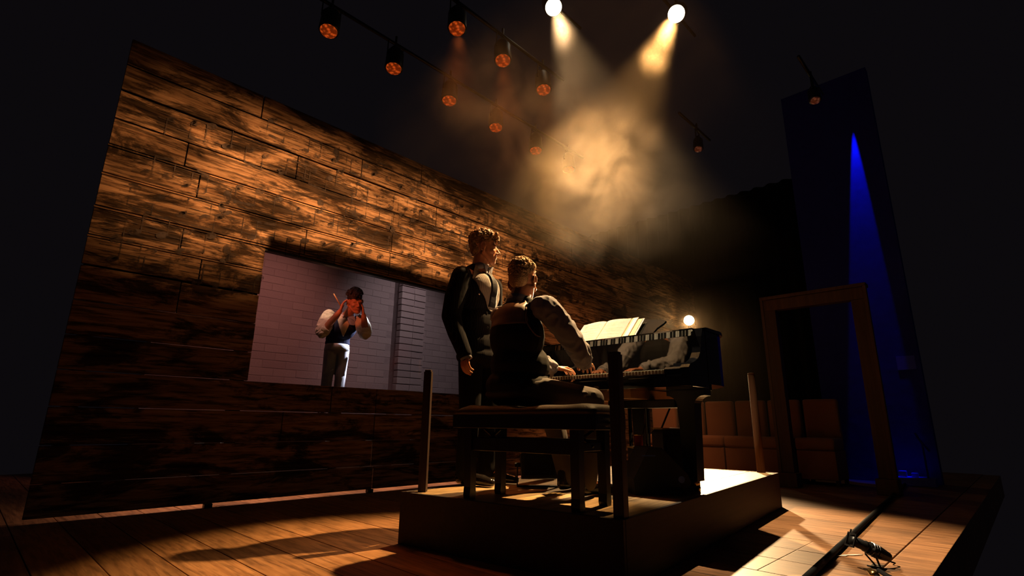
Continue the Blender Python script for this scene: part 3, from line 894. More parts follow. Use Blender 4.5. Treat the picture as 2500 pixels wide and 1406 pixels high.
# ------------------------------------------------------------------ upholstered seats behind the piano
def theatre_seat(loc, label):
    t = thing('theatre_seat', label, 'seat', loc, 0, 'row of brown upholstered seats behind the piano')
    b = MB().box((.0, -.205, .50), (.11, .205, 1.04), .035)
    b.ob('backrest', M['seat_cloth'], t, True)
    b = MB().box((-.46, -.222, .40), (.02, .222, .55), .04)
    b.ob('seat', M['seat_cloth'], t, True)
    MB().box((-.44, -.215, .06), (.06, .215, .40), .01).ob('seat_box', M['seat_cloth'], t)
    for s_ in (-1, 1):
        MB().box((-.4, s_ * .19 - .02, 0), (-.34, s_ * .19 + .02, .061)).ob('foot', M['black'], t)
        MB().box((0.0, s_ * .19 - .02, 0), (.05, s_ * .19 + .02, .061)).ob('foot', M['black'], t)
    return t
base_seat = theatre_seat((7.85, 2.86, 0), 'brown upholstered seat, nearest the round post in the row behind the piano')
ords = ['second', 'third', 'fourth', 'fifth', 'sixth', 'seventh']
for k in range(3):
    dup(base_seat, (7.85, 2.86 + .45 * (k + 1), 0), 'brown upholstered seat, %s from the round post in the row behind the piano' % ords[k])
dup(base_seat, (7.85, 2.41, 0), 'brown upholstered seat seen past the left jamb of the door frame')
dup(base_seat, (7.85, 1.96, 0), 'brown upholstered seat seen through the opening of the door frame')

# ------------------------------------------------------------------ free-standing door frame
df = thing('door_frame', 'tall brown wooden door frame standing empty on the right of the stage', 'door frame', (6.95, 1.66, 0))
hw, hh = .55, 2.27
for s_ in (-1, 1):
    MB().box((-.06, s_ * (hw - .07) - .07, .16), (.06, s_ * (hw - .07) + .07, hh - .17), .006).ob('jamb', M['door_wood'], df)
    MB().box((-.075, s_ * (hw + .01) - .018, .16), (-.02, s_ * (hw + .01) + .018, hh), .005).ob('outer_moulding', M['door_wood'], df)
    MB().box((-.10, s_ * (hw - .07) - .10, 0), (.10, s_ * (hw - .07) + .10, .16), .008).ob('plinth_block', M['door_wood'], df)
MB().box((-.06, -hw, hh - .169), (.06, hw, hh - .03), .006).ob('head', M['door_wood'], df)
MB().box((-.08, -hw - .03, hh - .029), (.07, hw + .03, hh + .012), .006).ob('head_moulding', M['door_wood'], df)

# notice, cable and small gear in the blue light
M['pale'] = mat('pale_paint', (.4, .4, .45), .8)
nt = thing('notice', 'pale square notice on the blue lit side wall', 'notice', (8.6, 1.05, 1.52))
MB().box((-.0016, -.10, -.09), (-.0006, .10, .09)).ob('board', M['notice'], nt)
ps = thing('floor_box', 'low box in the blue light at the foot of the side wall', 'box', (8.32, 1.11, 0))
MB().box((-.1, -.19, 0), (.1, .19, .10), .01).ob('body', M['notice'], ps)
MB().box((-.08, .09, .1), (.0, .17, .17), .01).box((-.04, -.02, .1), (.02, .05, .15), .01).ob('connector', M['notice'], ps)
tag(MB().tube([(8.3, 1.05, .62), (8.25, .99, .5), (8.2, .93, .42)], .012).cyl((8.25, .99, .5), (8.25, .99, 0), .010, n=8).ob('handrail', M['blue_lit'], None, True), 'short sloping handrail faint in the blue light above the low box', 'handrail')

# ------------------------------------------------------------------ overhead lamps
def par_can(loc, label, lens, group, aim=(0, 0, -1), r=.08, L=.26):
    d = Vector(aim).normalized()
    t = thing('stage_lamp', label, 'stage lamp', loc, 0, group)
    back = -d
    b = MB().lathe([(r + .012, -.012), (r + .014, .0), (r + .012, .05), (r + .01, L * .7), (r * .6, L), (.02, L + .02)], (0, 0, 0), back, 20)
    b.ob('housing', M['black'], t, True)
    q = d.to_track_quat('Z', 'Y').to_matrix().to_4x4()
    b = MB().lathe([(r, .0), (r * .96, .012), (r * .7, .022), (r * .3, .028), (.004, .03)], d * .013, d, 24)
    lo = b.ob('lens', lens, t, True)
    yk = MB()
    s = d.cross(Vector((0, 1, .2))).normalized()
    p0, p1 = back * .12 + s * (r + .013), back * .12 - s * (r + .013)
    upv = Vector((0, 0, 1))
    yk.tube([p0, p0 + upv * .16, p1 + upv * .16, p1], .008, 6)
    yk.cyl((p0 + p1) / 2 + upv * .16, (p0 + p1) / 2 + upv * .27, .012, n=8)
    yk.ob('yoke', M['black'], t)
    return t
rowA = [(1.717, 4.072), (2.43, 4.08), (3.17, 4.09), (3.91, 4.10), (4.66, 4.11), (5.38, 4.12)]
rowB = [(2.514, 3.18), (3.11, 3.18), (3.745, 3.19)]
names = ['nearest and largest', 'second', 'third', 'fourth', 'fifth', 'sixth']
for (n_, (x, y)) in enumerate(rowA):
    par_can((x, y, 4.2), 'orange glowing stage lamp, %s of the long row above the plank wall' % names[n_], M['lens_orange'], 'orange lamps in the overhead rows', (-.10, -.12, -1), .078)
for (n_, (x, y)) in enumerate(rowB):
    par_can((x, y, 4.2), 'orange glowing stage lamp, %s of the short row nearer the white lamps' % ['first', 'middle', 'last'][n_], M['lens_orange'], 'orange lamps in the overhead rows', (-.12, -.18, -1), .075)
for (x, y), lab in (((5.95, 1.114), 'faint unlit stage lamp high above the door frame'), ((6.08, 2.524), 'faint unlit stage lamp high above the back of the platform')):
    par_can((x, y, 4.2), lab, M['lens_dead'], 'unlit overhead lamps', (-.3, -.1, -1), .05, .2)
for loc, aim, lab in ((BEAM_A, AIM_A, 'white hot stage lamp throwing a hazy beam down to the right'), (BEAM_B, AIM_B, 'white hot stage lamp throwing a hazy beam down to the left')):
    d = (Vector(aim) - Vector(loc)).normalized()
    d2 = (d + Vector((-.5, -.35, -.15))).normalized()
    par_can(tuple(Vector(loc) - d2 * .06), lab, M['lens_white'], 'white beam lamps', d2, .094, .34)
for k, (y, xa, xb, zb) in enumerate(((4.08, 1.4, 5.7, 4.5), (3.18, 2.2, 4.1, 4.5), (3.2, 3.2, 4.5, 5.48), (2.22, 4.3, 5.6, 5.48), (1.1, 5.5, 6.4, 4.5), (2.51, 5.6, 6.5, 4.5))):
    tag(MB().cyl((xa, y + .02, zb), (xb, y + .02, zb), .018, n=10).ob('lighting_bar', M['black'], None, True),
        'black lighting bar carrying ' + ['the long row of orange lamps', 'the short row of orange lamps', 'the left white beam lamp', 'the right white beam lamp', 'the faint lamp above the door frame', 'the faint lamp behind the smoke'][k], 'bar')
d = (Vector(AIM_L) - Vector(BACK_L)).normalized()
t = par_can(tuple(Vector(BACK_L) - d * .06), 'blazing amber back lamp seen just above the piano lid', M['bulb'], None, d, .1, .3)
zb_ = -t.location.z
MB().cyl((.10, 0, .0), (.10, 0, zb_), .02, n=10).ob('stand_pole', M['black'], t)
MB().lathe([(.25, 0), (.25, .02), (.03, .05)], (.10, 0, zb_), (0, 0, 1), 16).ob('stand_base', M['black'], t)

# ------------------------------------------------------------------ stage edge pipe, profile lamp, tape
pipe = MB().cyl((1.2, .735, .018), (9.5, 1.32, .018), .017, n=12).ob('trim_edge_pipe', M['rubber'], None, True, kind='structure')
pf = thing('profile_lamp', 'black profile stage lamp lying on its yoke at the stage edge', 'stage lamp', (3.36, .69, 0))
fa, ra = Vector((-.105, .105, .195)), Vector((.085, -.085, .075))
dv = (ra - fa).normalized()
pf.scale = (.64, .64, .64)
MB().lathe([(.038, 0), (.038, .10), (.043, .104), (.043, .116), (.038, .12), (.038, .135)], fa, dv, 18).ob('barrel', M['black'], pf, True)
hs_ = MB().lathe([(.046, .135), (.050, .142), (.050, .23), (.036, .30), (.03, .312)], fa, dv, 12).ob('lamp_housing', M['black'], pf)
for k in range(3):
    MB().lathe([(.0505, .155 + k * .022), (.0535, .157 + k * .022), (.0535, .161 + k * .022), (.0505, .163 + k * .022)], fa, dv, 16).ob('cooling_ring', M['chrome'] if k == 0 else M['black'], hs_)
qm = Matrix.Translation(fa) @ dv.to_track_quat('Z', 'Y').to_matrix().to_4x4()
b = MB().box((-.054, -.054, -.010), (-.042, .054, .0)).box((.042, -.054, -.010), (.054, .054, .0)).box((-.042, -.054, -.010), (.042, -.042, .0)).box((-.042, .042, -.010), (.042, .054, .0)).box((.02, .052, -.010), (.032, .078, -.004))
bmesh.ops.transform(b.bm, matrix=qm, verts=b.bm.verts); b.ob('colour_frame', M['black'], pf)
MB().lathe([(.001, .004), (.035, .004), (.035, .010), (.001, .012)], fa, dv, 18).ob('lens', M['lacquer'], pf)
c = fa + dv * .15
sd = dv.cross(Vector((0, 0, 1))).normalized()
yk = MB()
yk.tube([c + sd * .06, c + sd * .062 + Vector((.01, 0, -.06)), Vector((.02, -.02, .012)) + sd * .03, Vector((.02, -.02, .012)) - sd * .03, c - sd * .062 + Vector((.01, 0, -.06)), c - sd * .06], .008, 8)
yk.ob('yoke', M['black'], pf)
MB().box((-.03, -.06, -.002), (.07, .02, .012), .003).ob('base_plate', M['black'], pf)
MB().cyl(c + sd * .056, c + sd * .085, .016, n=12).ob('locking_knob', M['rubber'], pf)
MB().cyl(c - sd * .056, c - sd * .075, .012, n=12).ob('locking_knob', M['chrome'], pf)
MB().tube([ra + Vector((-.02, .02, -.02)), ra + Vector((.03, -.04, -.045)), (.16, -.10, .008), (.12, -.15, .007), (.02, -.13, .007), (-.05, -.06, .007), (-.02, .04, .007)], .006, 8).ob('cable', M['rubber'], pf, True)
tag(MB().tube([(3.20, .64, .02), (3.1, .57, .015), (3.0, .50, .012), (2.9, .47, .0)], .011).ob('cable', M['rubber'], None, True), 'cable with a brass plug running off the stage edge below the profile lamp', 'cable')
pc = bpy.data.objects['cable.002'] if 'cable.002' in bpy.data.objects else None
t = thing('brass_plug', 'brass cable plug lying against the stage edge pipe', 'plug', (3.14, .665, .022))
MB().lathe([(.012, 0), (.016, .004), (.016, .03), (.02, .034), (.02, .06), (.012, .066)], (0, 0, 0), (-.8, -.5, -.1), 14).ob('shell', M['brass'], t, True)
MB().lathe([(.010, .066), (.010, .085), (.006, .09)], (0, 0, 0), (-.8, -.5, -.1), 12).ob('cable_grip', M['rubber'], t, True)
tp = MB()
tpts = [(3.48, .875), (3.52, .862), (3.56, .83), (3.60, .80), (3.61, .785), (3.585, .80), (3.55, .82), (3.535, .84), (3.505, .845)]
tp.prism(tpts, .0005, .004, 2)
tag(tp.ob('tape_scrap', M['white_cloth'], None), 'crumpled scrap of white tape on the boards beside the stage edge pipe', 'tape')

# ------------------------------------------------------------------ people: blobs of tapered limbs fused into one skin
def fuse(name, prims, voxel, m, parent=None, smooth=4, fuzz=None, **props):
    b = MB()
    for p in prims:
        if p[0] == 'c':
            _, a, ra_, c_, rc = p
            a, c_ = Vector(a), Vector(c_)
            d = c_ - a
            if d.length < 1e-6: continue
            n = 12
            h = d.length
            prof = []
            for k in range(0, 4):
                q = math.pi / 2 * k / 4
                prof.append((max(.0004, ra_ * math.sin(q)), -ra_ * math.cos(q)))
            prof.append((ra_, 0)); prof.append((rc, h))
            for k in range(3, -1, -1):
                q = math.pi / 2 * k / 4
                prof.append((max(.0004, rc * math.sin(q)), h + rc * math.cos(q)))
            b.lathe(prof, a, d, n)
        else:
            _, c_, r_, *rest = p
            mt = Matrix.Translation(Vector(c_))
            if rest: mt = mt @ rest[0].to_matrix().to_4x4() if isinstance(rest[0], Euler) else mt @ rest[0].to_4x4()
            big = max(r_) > .03
            n, hv = (18, 12) if big else (8, 6)
            mt = mt @ Matrix.Diagonal((*r_, 1))
            rg = []
            for k in range(hv + 1):
                q = math.pi * k / hv
                sr, cz = max(.02, math.sin(q)), math.cos(q)
                rg.append([b.bm.verts.new(mt @ Vector((math.cos(2 * math.pi * j / n) * sr, math.sin(2 * math.pi * j / n) * sr, -cz))) for j in range(n)])
            for r0_, r1_ in zip(rg, rg[1:]):
                for j in range(n): b.bm.faces.new((r0_[j], r0_[(j + 1) % n], r1_[(j + 1) % n], r1_[j]))
            b.bm.faces.new(rg[0][::-1]); b.bm.faces.new(rg[-1])
    tmp = bpy.data.objects.new('tmp', b.mesh('tmp', None))
    COL.objects.link(tmp)
    rm = tmp.modifiers.new('r', 'REMESH'); rm.mode = 'VOXEL'; rm.voxel_size = voxel
    sm = tmp.modifiers.new('s', 'SMOOTH'); sm.factor = .5; sm.iterations = smooth
    dg = bpy.context.evaluated_depsgraph_get()
    me = bpy.data.meshes.new_from_object(tmp.evaluated_get(dg))
    bpy.data.objects.remove(tmp)
    if fuzz:
        fq, amp, mtf = fuzz
        nrm = [v.normal.copy() for v in me.vertices]
        for v, nv in zip(me.vertices, nrm):
            p = v.co * fq
            q = Vector((p.x, p.y, p.z)) + noise.noise_vector(v.co * fq * .5) * .9
            w_ = 1 - 2 * abs(noise.noise(q))
            k_ = 1 if not mtf else min(1, max(.22, ((mtf @ v.co).z + .0) / .10))
            v.co += nv * amp * k_ * (w_ - .35)
    me.name = name
    me.materials.clear(); me.materials.append(m)
    me.polygons.foreach_set('use_smooth', [True] * len(me.polygons))
    return link(name, me, parent, **props)
def limb(*pts):
    """chain of tapered capsules: (point, radius) pairs"""
    return [('c', a[0], a[1], b[0], b[1]) for a, b in zip(pts, pts[1:])]
def xf(prims, mt):
    o = []
    r3 = mt.to_3x3()
    for p in prims:
        if p[0] == 'c': o.append(('c', mt @ Vector(p[1]), p[2], mt @ Vector(p[3]), p[4]))
        else:
            base = p[3].to_matrix() if len(p) > 3 and isinstance(p[3], Euler) else (p[3] if len(p) > 3 else Matrix.Identity(3))
            o.append(('e', mt @ Vector(p[1]), p[2], r3 @ base))
    return o
def head_prims():
    h = [('e', (0, -.015, .035), (.073, .095, .088)), ('e', (0, .02, -.01), (.064, .072, .085)),
         ('e', (0, .045, -.055), (.048, .046, .045)), ('e', (0, .068, -.098), (.027, .026, .020)),
         ('c', (-.058, .0, -.045), .02, (-.022, .062, -.095), .018), ('c', (.058, .0, -.045), .02, (.022, .062, -.095), .018),
         ('c', (-.036, .074, .022), .014, (.036, .074, .022), .014),                       # brow
         ('c', (0, .088, .012), .009, (0, .113, -.026), .0115), ('e', (0, .106, -.031), (.0165, .014, .010)),   # nose
         ('e', (-.014, .098, -.032), (.009, .010, .008)), ('e', (.014, .098, -.032), (.009, .010, .008)),
         ('e', (0, .090, -.056), (.023, .010, .0062)), ('e', (0, .088, -.068), (.020, .010, .0070)),   # lips
         ('e', (-.042, .058, -.022), (.022, .026, .02)), ('e', (.042, .058, -.022), (.022, .026, .02)),
         ('e', (0, .083, -.044), (.028, .012, .02)), ('e', (0, .078, -.088), (.02, .016, .014))]
    for s in (-1, 1):                                                                       # ears: rim, lobe, hollow between
        for k in range(7):
            a = R(-70 + k * 42)
            a2 = R(-70 + (k + 1) * 42)
            if k < 6:
                h.append(('c', (s * .086, -.010 - .019 * math.cos(a), .0 + .033 * math.sin(a)), .0056, (s * .086, -.010 - .019 * math.cos(a2), .0 + .033 * math.sin(a2)), .0056))
        h.append(('e', (s * .075, -.006, -.002), (.011, .017, .027)))
        h.append(('e', (s * .083, -.002, -.034), (.007, .008, .011)))
    return h
def neck_prims(base, top, r0=.058, r1=.054):
    return limb((base, r0), (top, r1))
def hand_prims(wrist, d, n, side, curl=.5, spread=.14, sc=1.0, thumb=.6):
    """d: finger direction, n: the way the palm faces, side: +1/-1 the side the thumb leaves from (along d x n)"""
    d, n = Vector(d).normalized(), Vector(n).normalized()
    n = (n - d * n.dot(d)).normalized()
    s = d.cross(n) * side
    w = Vector(wrist)
    o = []
    lens = (.072, .080, .075, .060)
    for k in range(4):
        lat = (1.5 - k) * .0205 * sc
        kn = w + d * (.088 - .006 * abs(k - 1)) * sc + s * lat
        o.append(('c', w + d * .012 + s * lat * .6, .0145 * sc, kn, .0115 * sc))
        fd = (d + s * (1.5 - k) * spread).normalized()
        p = kn
        ang = 0
        for j, fr_ in enumerate((.45, .31, .24)):
            ang += curl * (.75, 1.0, .7)[j]
            dd = fd * math.cos(ang) + n * math.sin(ang)
            q = p + dd * lens[k] * fr_ * sc
            o.append(('c', p, (.0096 - .0008 * j) * sc, q, (.0088 - .0008 * j) * sc))
            p = q
    t0 = w + d * .024 * sc + s * .022 * sc + n * .006 * sc
    t1 = t0 + (d * .62 + s * .62 + n * .35 * thumb).normalized() * .042 * sc
    t2 = t1 + (d * .85 + s * .25 + n * .45 * thumb).normalized() * .030 * sc
    t3 = t2 + (d * .95 + n * .35 * thumb - s * .05).normalized() * .024 * sc
    o += limb((t0, .0145 * sc), (t1, .0115 * sc), (t2, .0100 * sc), (t3, .0082 * sc))
    return o
def hair_prims(n, r0, r1, front, seed, top=1.0, grow=1.0, fringe=None, nape=-.35):
    rnd = random.Random(seed)
    o = [('e', (0, -.024, .054), (.0735 * grow, .096 * grow, .080 * grow)), ('e', (0, -.060, .006), (.062, .054, .070))]
    k = 0
    while k < n:
        v = Vector((rnd.gauss(0, 1), rnd.gauss(0, 1), rnd.gauss(0, 1))).normalized()
        if v.y > .2 and v.z < front + .25 * (1 - v.y): continue
        if v.y > -.25 and v.z < .02: continue
        if abs(v.x) > .5 and -.62 < v.y < .5 and v.z < .42: continue
        if v.z < nape: continue
        k += 1
        f_ = min(1, max(0, (v.z + .1) / .6))
        rr = rnd.uniform(r0, r1) * (.45 + .55 * f_)
        lift = 1 + (.10 * top * max(0, v.z))
        p = Vector((v.x * .078, v.y * .100 - .018, v.z * .092 + .040)) * grow * lift
        o.append(('e', p, (rr, rr * rnd.uniform(.7, 1.1), rr * rnd.uniform(.6, 1)), Euler((rnd.random() * 3, rnd.random() * 3, 0))))
    if fringe:
        for k in range(fringe):
            x_ = rnd.uniform(-.055, .055)
            a = rnd.random()
            o.append(('e', (x_, .078 + .014 * a + rnd.uniform(-.008, .008), .112 - .042 * a + rnd.uniform(-.010, .010)), (rnd.uniform(r0, r1) * .8,) * 3))
    return o
def cut_hair(prims):
    return prims
def eyes(parent, mt):
    for s in (-1, 1):
        b = MB(); b.sphere(mt @ Vector((s * .031, .067, .006)), .0125, 12)
        b.ob('eye', M['eye'], parent, True)
def bvh_of(o):
    bm = bmesh.new(); bm.from_mesh(o.data)
    t = BVHTree.FromBMesh(bm); bm.free()
    return t
def patch(name, bvh, rows, m, parent, off=.004, thick=.003, cols=8, dirn=(0, -1, 0), start=.6):
    """cloth piece laid on a body: rows of (z, x_left, x_right), projected along dirn onto the surface"""
    b = MB()
    dv_ = Vector(dirn)
    g = []
    for z_, xa, xb in rows:
        r_ = []
        for k in range(cols + 1):
            x_ = xa + (xb - xa) * k / cols
            o_ = Vector((x_, 0, z_)) - dv_ * start
            hit = bvh.ray_cast(o_, dv_)
            p = (hit[0] + hit[1] * off) if hit[0] else Vector((x_, 0, z_))
            r_.append(b.bm.verts.new(p))
        g.append(r_)
    for a, c_ in zip(g, g[1:]):
        for k in range(cols):
            b.bm.faces.new((a[k], a[k + 1], c_[k + 1], c_[k]))
    me_o = b.ob(name, m, parent, True)
    md = me_o.modifiers.new('solid', 'SOLIDIFY'); md.thickness = thick; md.offset = 1
    return me_o
def rows_of(pts, n=14):
    """interpolate (z, xl, xr) control rows"""
    o = []
    for (a, b_) in zip(pts, pts[1:]):
        for k in range(n):
            t_ = k / n
            o.append(tuple(a[i] + (b_[i] - a[i]) * t_ for i in range(3)))
    o.append(pts[-1])
    return o
def ring_collar(name, c, r, h, m, parent, tilt=0, gap=.9, flare=.006, yaw=0):
    """standing collar open at the front"""
    b = MB()
    n = 22
    a0, a1 = math.pi / 2 + gap / 2, math.pi / 2 + 2 * math.pi - gap / 2
    g = []
    for z_, f in ((0, flare), (h * .5, flare * .5), (h, 0), (h * .98, -.004), (0, -.004)):
        g.append([b.bm.verts.new(((r + f) * math.cos(a0 + (a1 - a0) * k / n), (r * 1.05 + f) * math.sin(a0 + (a1 - a0) * k / n), z_)) for k in range(n + 1)])
    for a, c_ in zip(g, g[1:] + g[:1]):
        for k in range(n): b.bm.faces.new((a[k], a[k + 1], c_[k + 1], c_[k]))
    for k in (0, n): b.bm.faces.new([r_[k] for r_ in g])
    mt = Matrix.Translation(Vector(c)) @ Matrix.Rotation(yaw, 4, 'Z') @ Matrix.Rotation(tilt, 4, 'X')
    bmesh.ops.transform(b.bm, matrix=mt, verts=b.bm.verts)
    return b.ob(name, m, parent, True)
def shoe(name, heel, toe, parent, m=None):
    heel, toe = Vector(heel), Vector(toe)
    d = (toe - heel); L_ = d.length; d.normalize()
    up = Vector((0, 0, 1))
    pr_ = [('c', heel + up * .036, .036, heel + d * L_ * .35 + up * .045, .038), ('c', heel + d * L_ * .3 + up * .045, .038, heel + d * L_ * .68 + up * .034, .040),
           ('c', heel + d * L_ * .66 + up * .033, .040, toe - d * .03 + up * .026, .031), ('c', heel + up * .05, .036, heel + up * .105 + d * .01, .038)]
    o = fuse(name, pr_, .006, m or M['shoe'], parent, 3)
    for v in o.data.vertices:
        if v.co.z < heel.z + .006: v.co.z = heel.z + .006 - (heel.z + .006 - v.co.z) * .1
    return o

# ---- the standing man in the pinstripe suit (local frame: +y forward, +x his right)
def standing_man():
    TURN, NOD = R(36), R(-4)
    HM = Matrix.Translation((0, .035, 1.68)) @ Matrix.Rotation(TURN, 4, 'Z') @ Matrix.Rotation(NOD, 4, 'X')
    sh_r, el_r, wr_r = (.197, -.02, 1.43), (.255, -.05, 1.13), (.222, .055, .860)
    sh_l, el_l, wr_l = (-.197, -.02, 1.43), (-.255, -.045, 1.13), (-.215, .07, .865)
    body = head_prims()
    body = xf(body, HM) + neck_prims((0, -.015, 1.50), (0, .012, 1.63), .066, .062)
    body += [('e', (0, .0, 1.28), (.15, .09, .2)), ('e', (0, 0, 1.02), (.13, .085, .14)), ('c', (-.15, -.01, 1.45), .05, (.15, -.01, 1.45), .05)]
    body += limb((sh_r, .05), (el_r, .04), (wr_r, .028)) + limb((sh_l, .05), (el_l, .04), (wr_l, .028))
    body += limb(((.085, 0, .92), .075), ((.09, .01, .5), .052), ((.09, -.02, .09), .032), ((.095, .11, .034), .02))
    body += limb(((-.085, 0, .92), .075), ((-.10, .03, .5), .052), ((-.11, .01, .09), .032), ((-.13, .14, .034), .02))
    body += hand_prims(wr_r, (.0, .12, -1), (-1, .15, 0), -1, .55, .03, 1.0, .7)
    body += hand_prims(wr_l, (.0, .12, -1), (1, .15, 0), 1, .5, .03, 1.0, .7)
    b = fuse('person', body, .0048, M['skin'])
    tag(b, 'curly haired man standing in a dark pinstripe suit and tie behind the seated pianist', 'person')
    eyes(b, HM)
    fuse('hair', xf(hair_prims(420, .009, .016, .42, 5, 1.35, 1.02, 26), HM), .0028, M['hair_brown'], b, 1, (62, .012, HM.inverted()))
    jk = [('e', (0, -.01, 1.30), (.178, .128, .2)), ('c', (-.165, -.02, 1.445), .060, (.165, -.02, 1.445), .060), ('e', (0, -.035, 1.38), (.17, .11, .13)),
          ('e', (0, -.005, 1.09), (.178, .135, .18)), ('e', (0, .0, .93), (.18, .14, .16)), ('e', (0, .03, 1.36), (.14, .10, .12)),
          ('c', (-.13, -.02, 1.472), .045, (-.055, -.02, 1.525), .038), ('c', (.13, -.02, 1.472), .045, (.055, -.02, 1.525), .038),
          ('e', (0, .005, .86), (.186, .146, .09))]
    jk += limb((sh_r, .074), ((.235, -.04, 1.27), .076), (el_r, .070), ((.25, .0, 1.0), .061), (wr_r, .052))
    jk += limb((sh_l, .074), ((-.232, -.04, 1.27), .071), (el_l, .066), ((-.24, .01, 1.0), .061), (wr_l, .052))
    rnd = random.Random(3)
    j = fuse('suit_jacket', jk, .007, M['suit'], b, 5)
    bv_ = bvh_of(j)
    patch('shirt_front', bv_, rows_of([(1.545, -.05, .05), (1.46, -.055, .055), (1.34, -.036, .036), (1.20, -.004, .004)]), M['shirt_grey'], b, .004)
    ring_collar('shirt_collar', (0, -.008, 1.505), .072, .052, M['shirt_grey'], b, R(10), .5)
    for s in (-1, 1):
        MB().prism([(0, 0), (.055 * s, .012), (.030 * s, -.055)], .105, .109, 1).ob('collar_point', M['shirt_grey'], b, loc=(.004 * s, -.028, 1.535))
    patch('necktie', bv_, rows_of([(1.51, -.018, .018), (1.485, -.028, .028), (1.455, -.022, .022), (1.36, -.034, .034), (1.22, -.042, .042)]), M['tie'], b, .011, .006, 6)
    for s in (-1, 1):
        f = (lambda z_, a, c_: (z_, a * s, c_ * s) if s > 0 else (z_, c_ * s, a * s))
        patch('lapel', bv_, rows_of([f(1.530, .048, .088), f(1.465, .050, .135), f(1.42, .046, .160), f(1.41, .045, .132), f(1.33, .030, .115), f(1.18, .0, .022)]), M['lapel'], b, .009, .004)
    for z_, xx in ((1.17, .05), (1.17, -.06), (1.06, .055), (1.06, -.06), (1.30, .115)):
        h = bv_.ray_cast(Vector((xx, .6, z_)), Vector((0, -1, 0)))
        if h[0]: MB().lathe([(.003, 0), (.009, .001), (.009, .005), (.006, .006)], h[0], h[1], 12).ob('button', M['chrome'] if z_ == 1.30 else M['lacquer'], b, True)
    for w_, e_ in ((wr_r, el_r), (wr_l, el_l)):
        d_ = (Vector(w_) - Vector(e_)).normalized()
        MB().lathe([(.040, -.02), (.041, .03), (.037, .031), (.036, -.02)], Vector(w_) + d_ * .015, d_, 18).ob('shirt_cuff', M['shirt_grey'], b, True)
    tr = [('e', (0, 0, .93), (.155, .115, .12))]
    tr += limb(((.085, 0, .88), .092), ((.09, .01, .5), .076), ((.09, -.012, .13), .068), ((.09, -.008, .085), .070))
    tr += limb(((-.085, 0, .88), .092), ((-.10, .03, .5), .076), ((-.11, .018, .13), .068), ((-.11, .022, .085), .070))
    fuse('trousers', tr, .008, M['trouser_dark'], b, 4)
    shoe('shoe', (.09, -.055, 0), (.10, .235, 0), b)
    shoe('shoe', (-.105, -.03, 0), (-.16, .255, 0), b)
    return b
sm_ = standing_man()
sm_.location = (2.54, 2.80, PZ + .002)
sm_.rotation_euler = (0, 0, R(190))

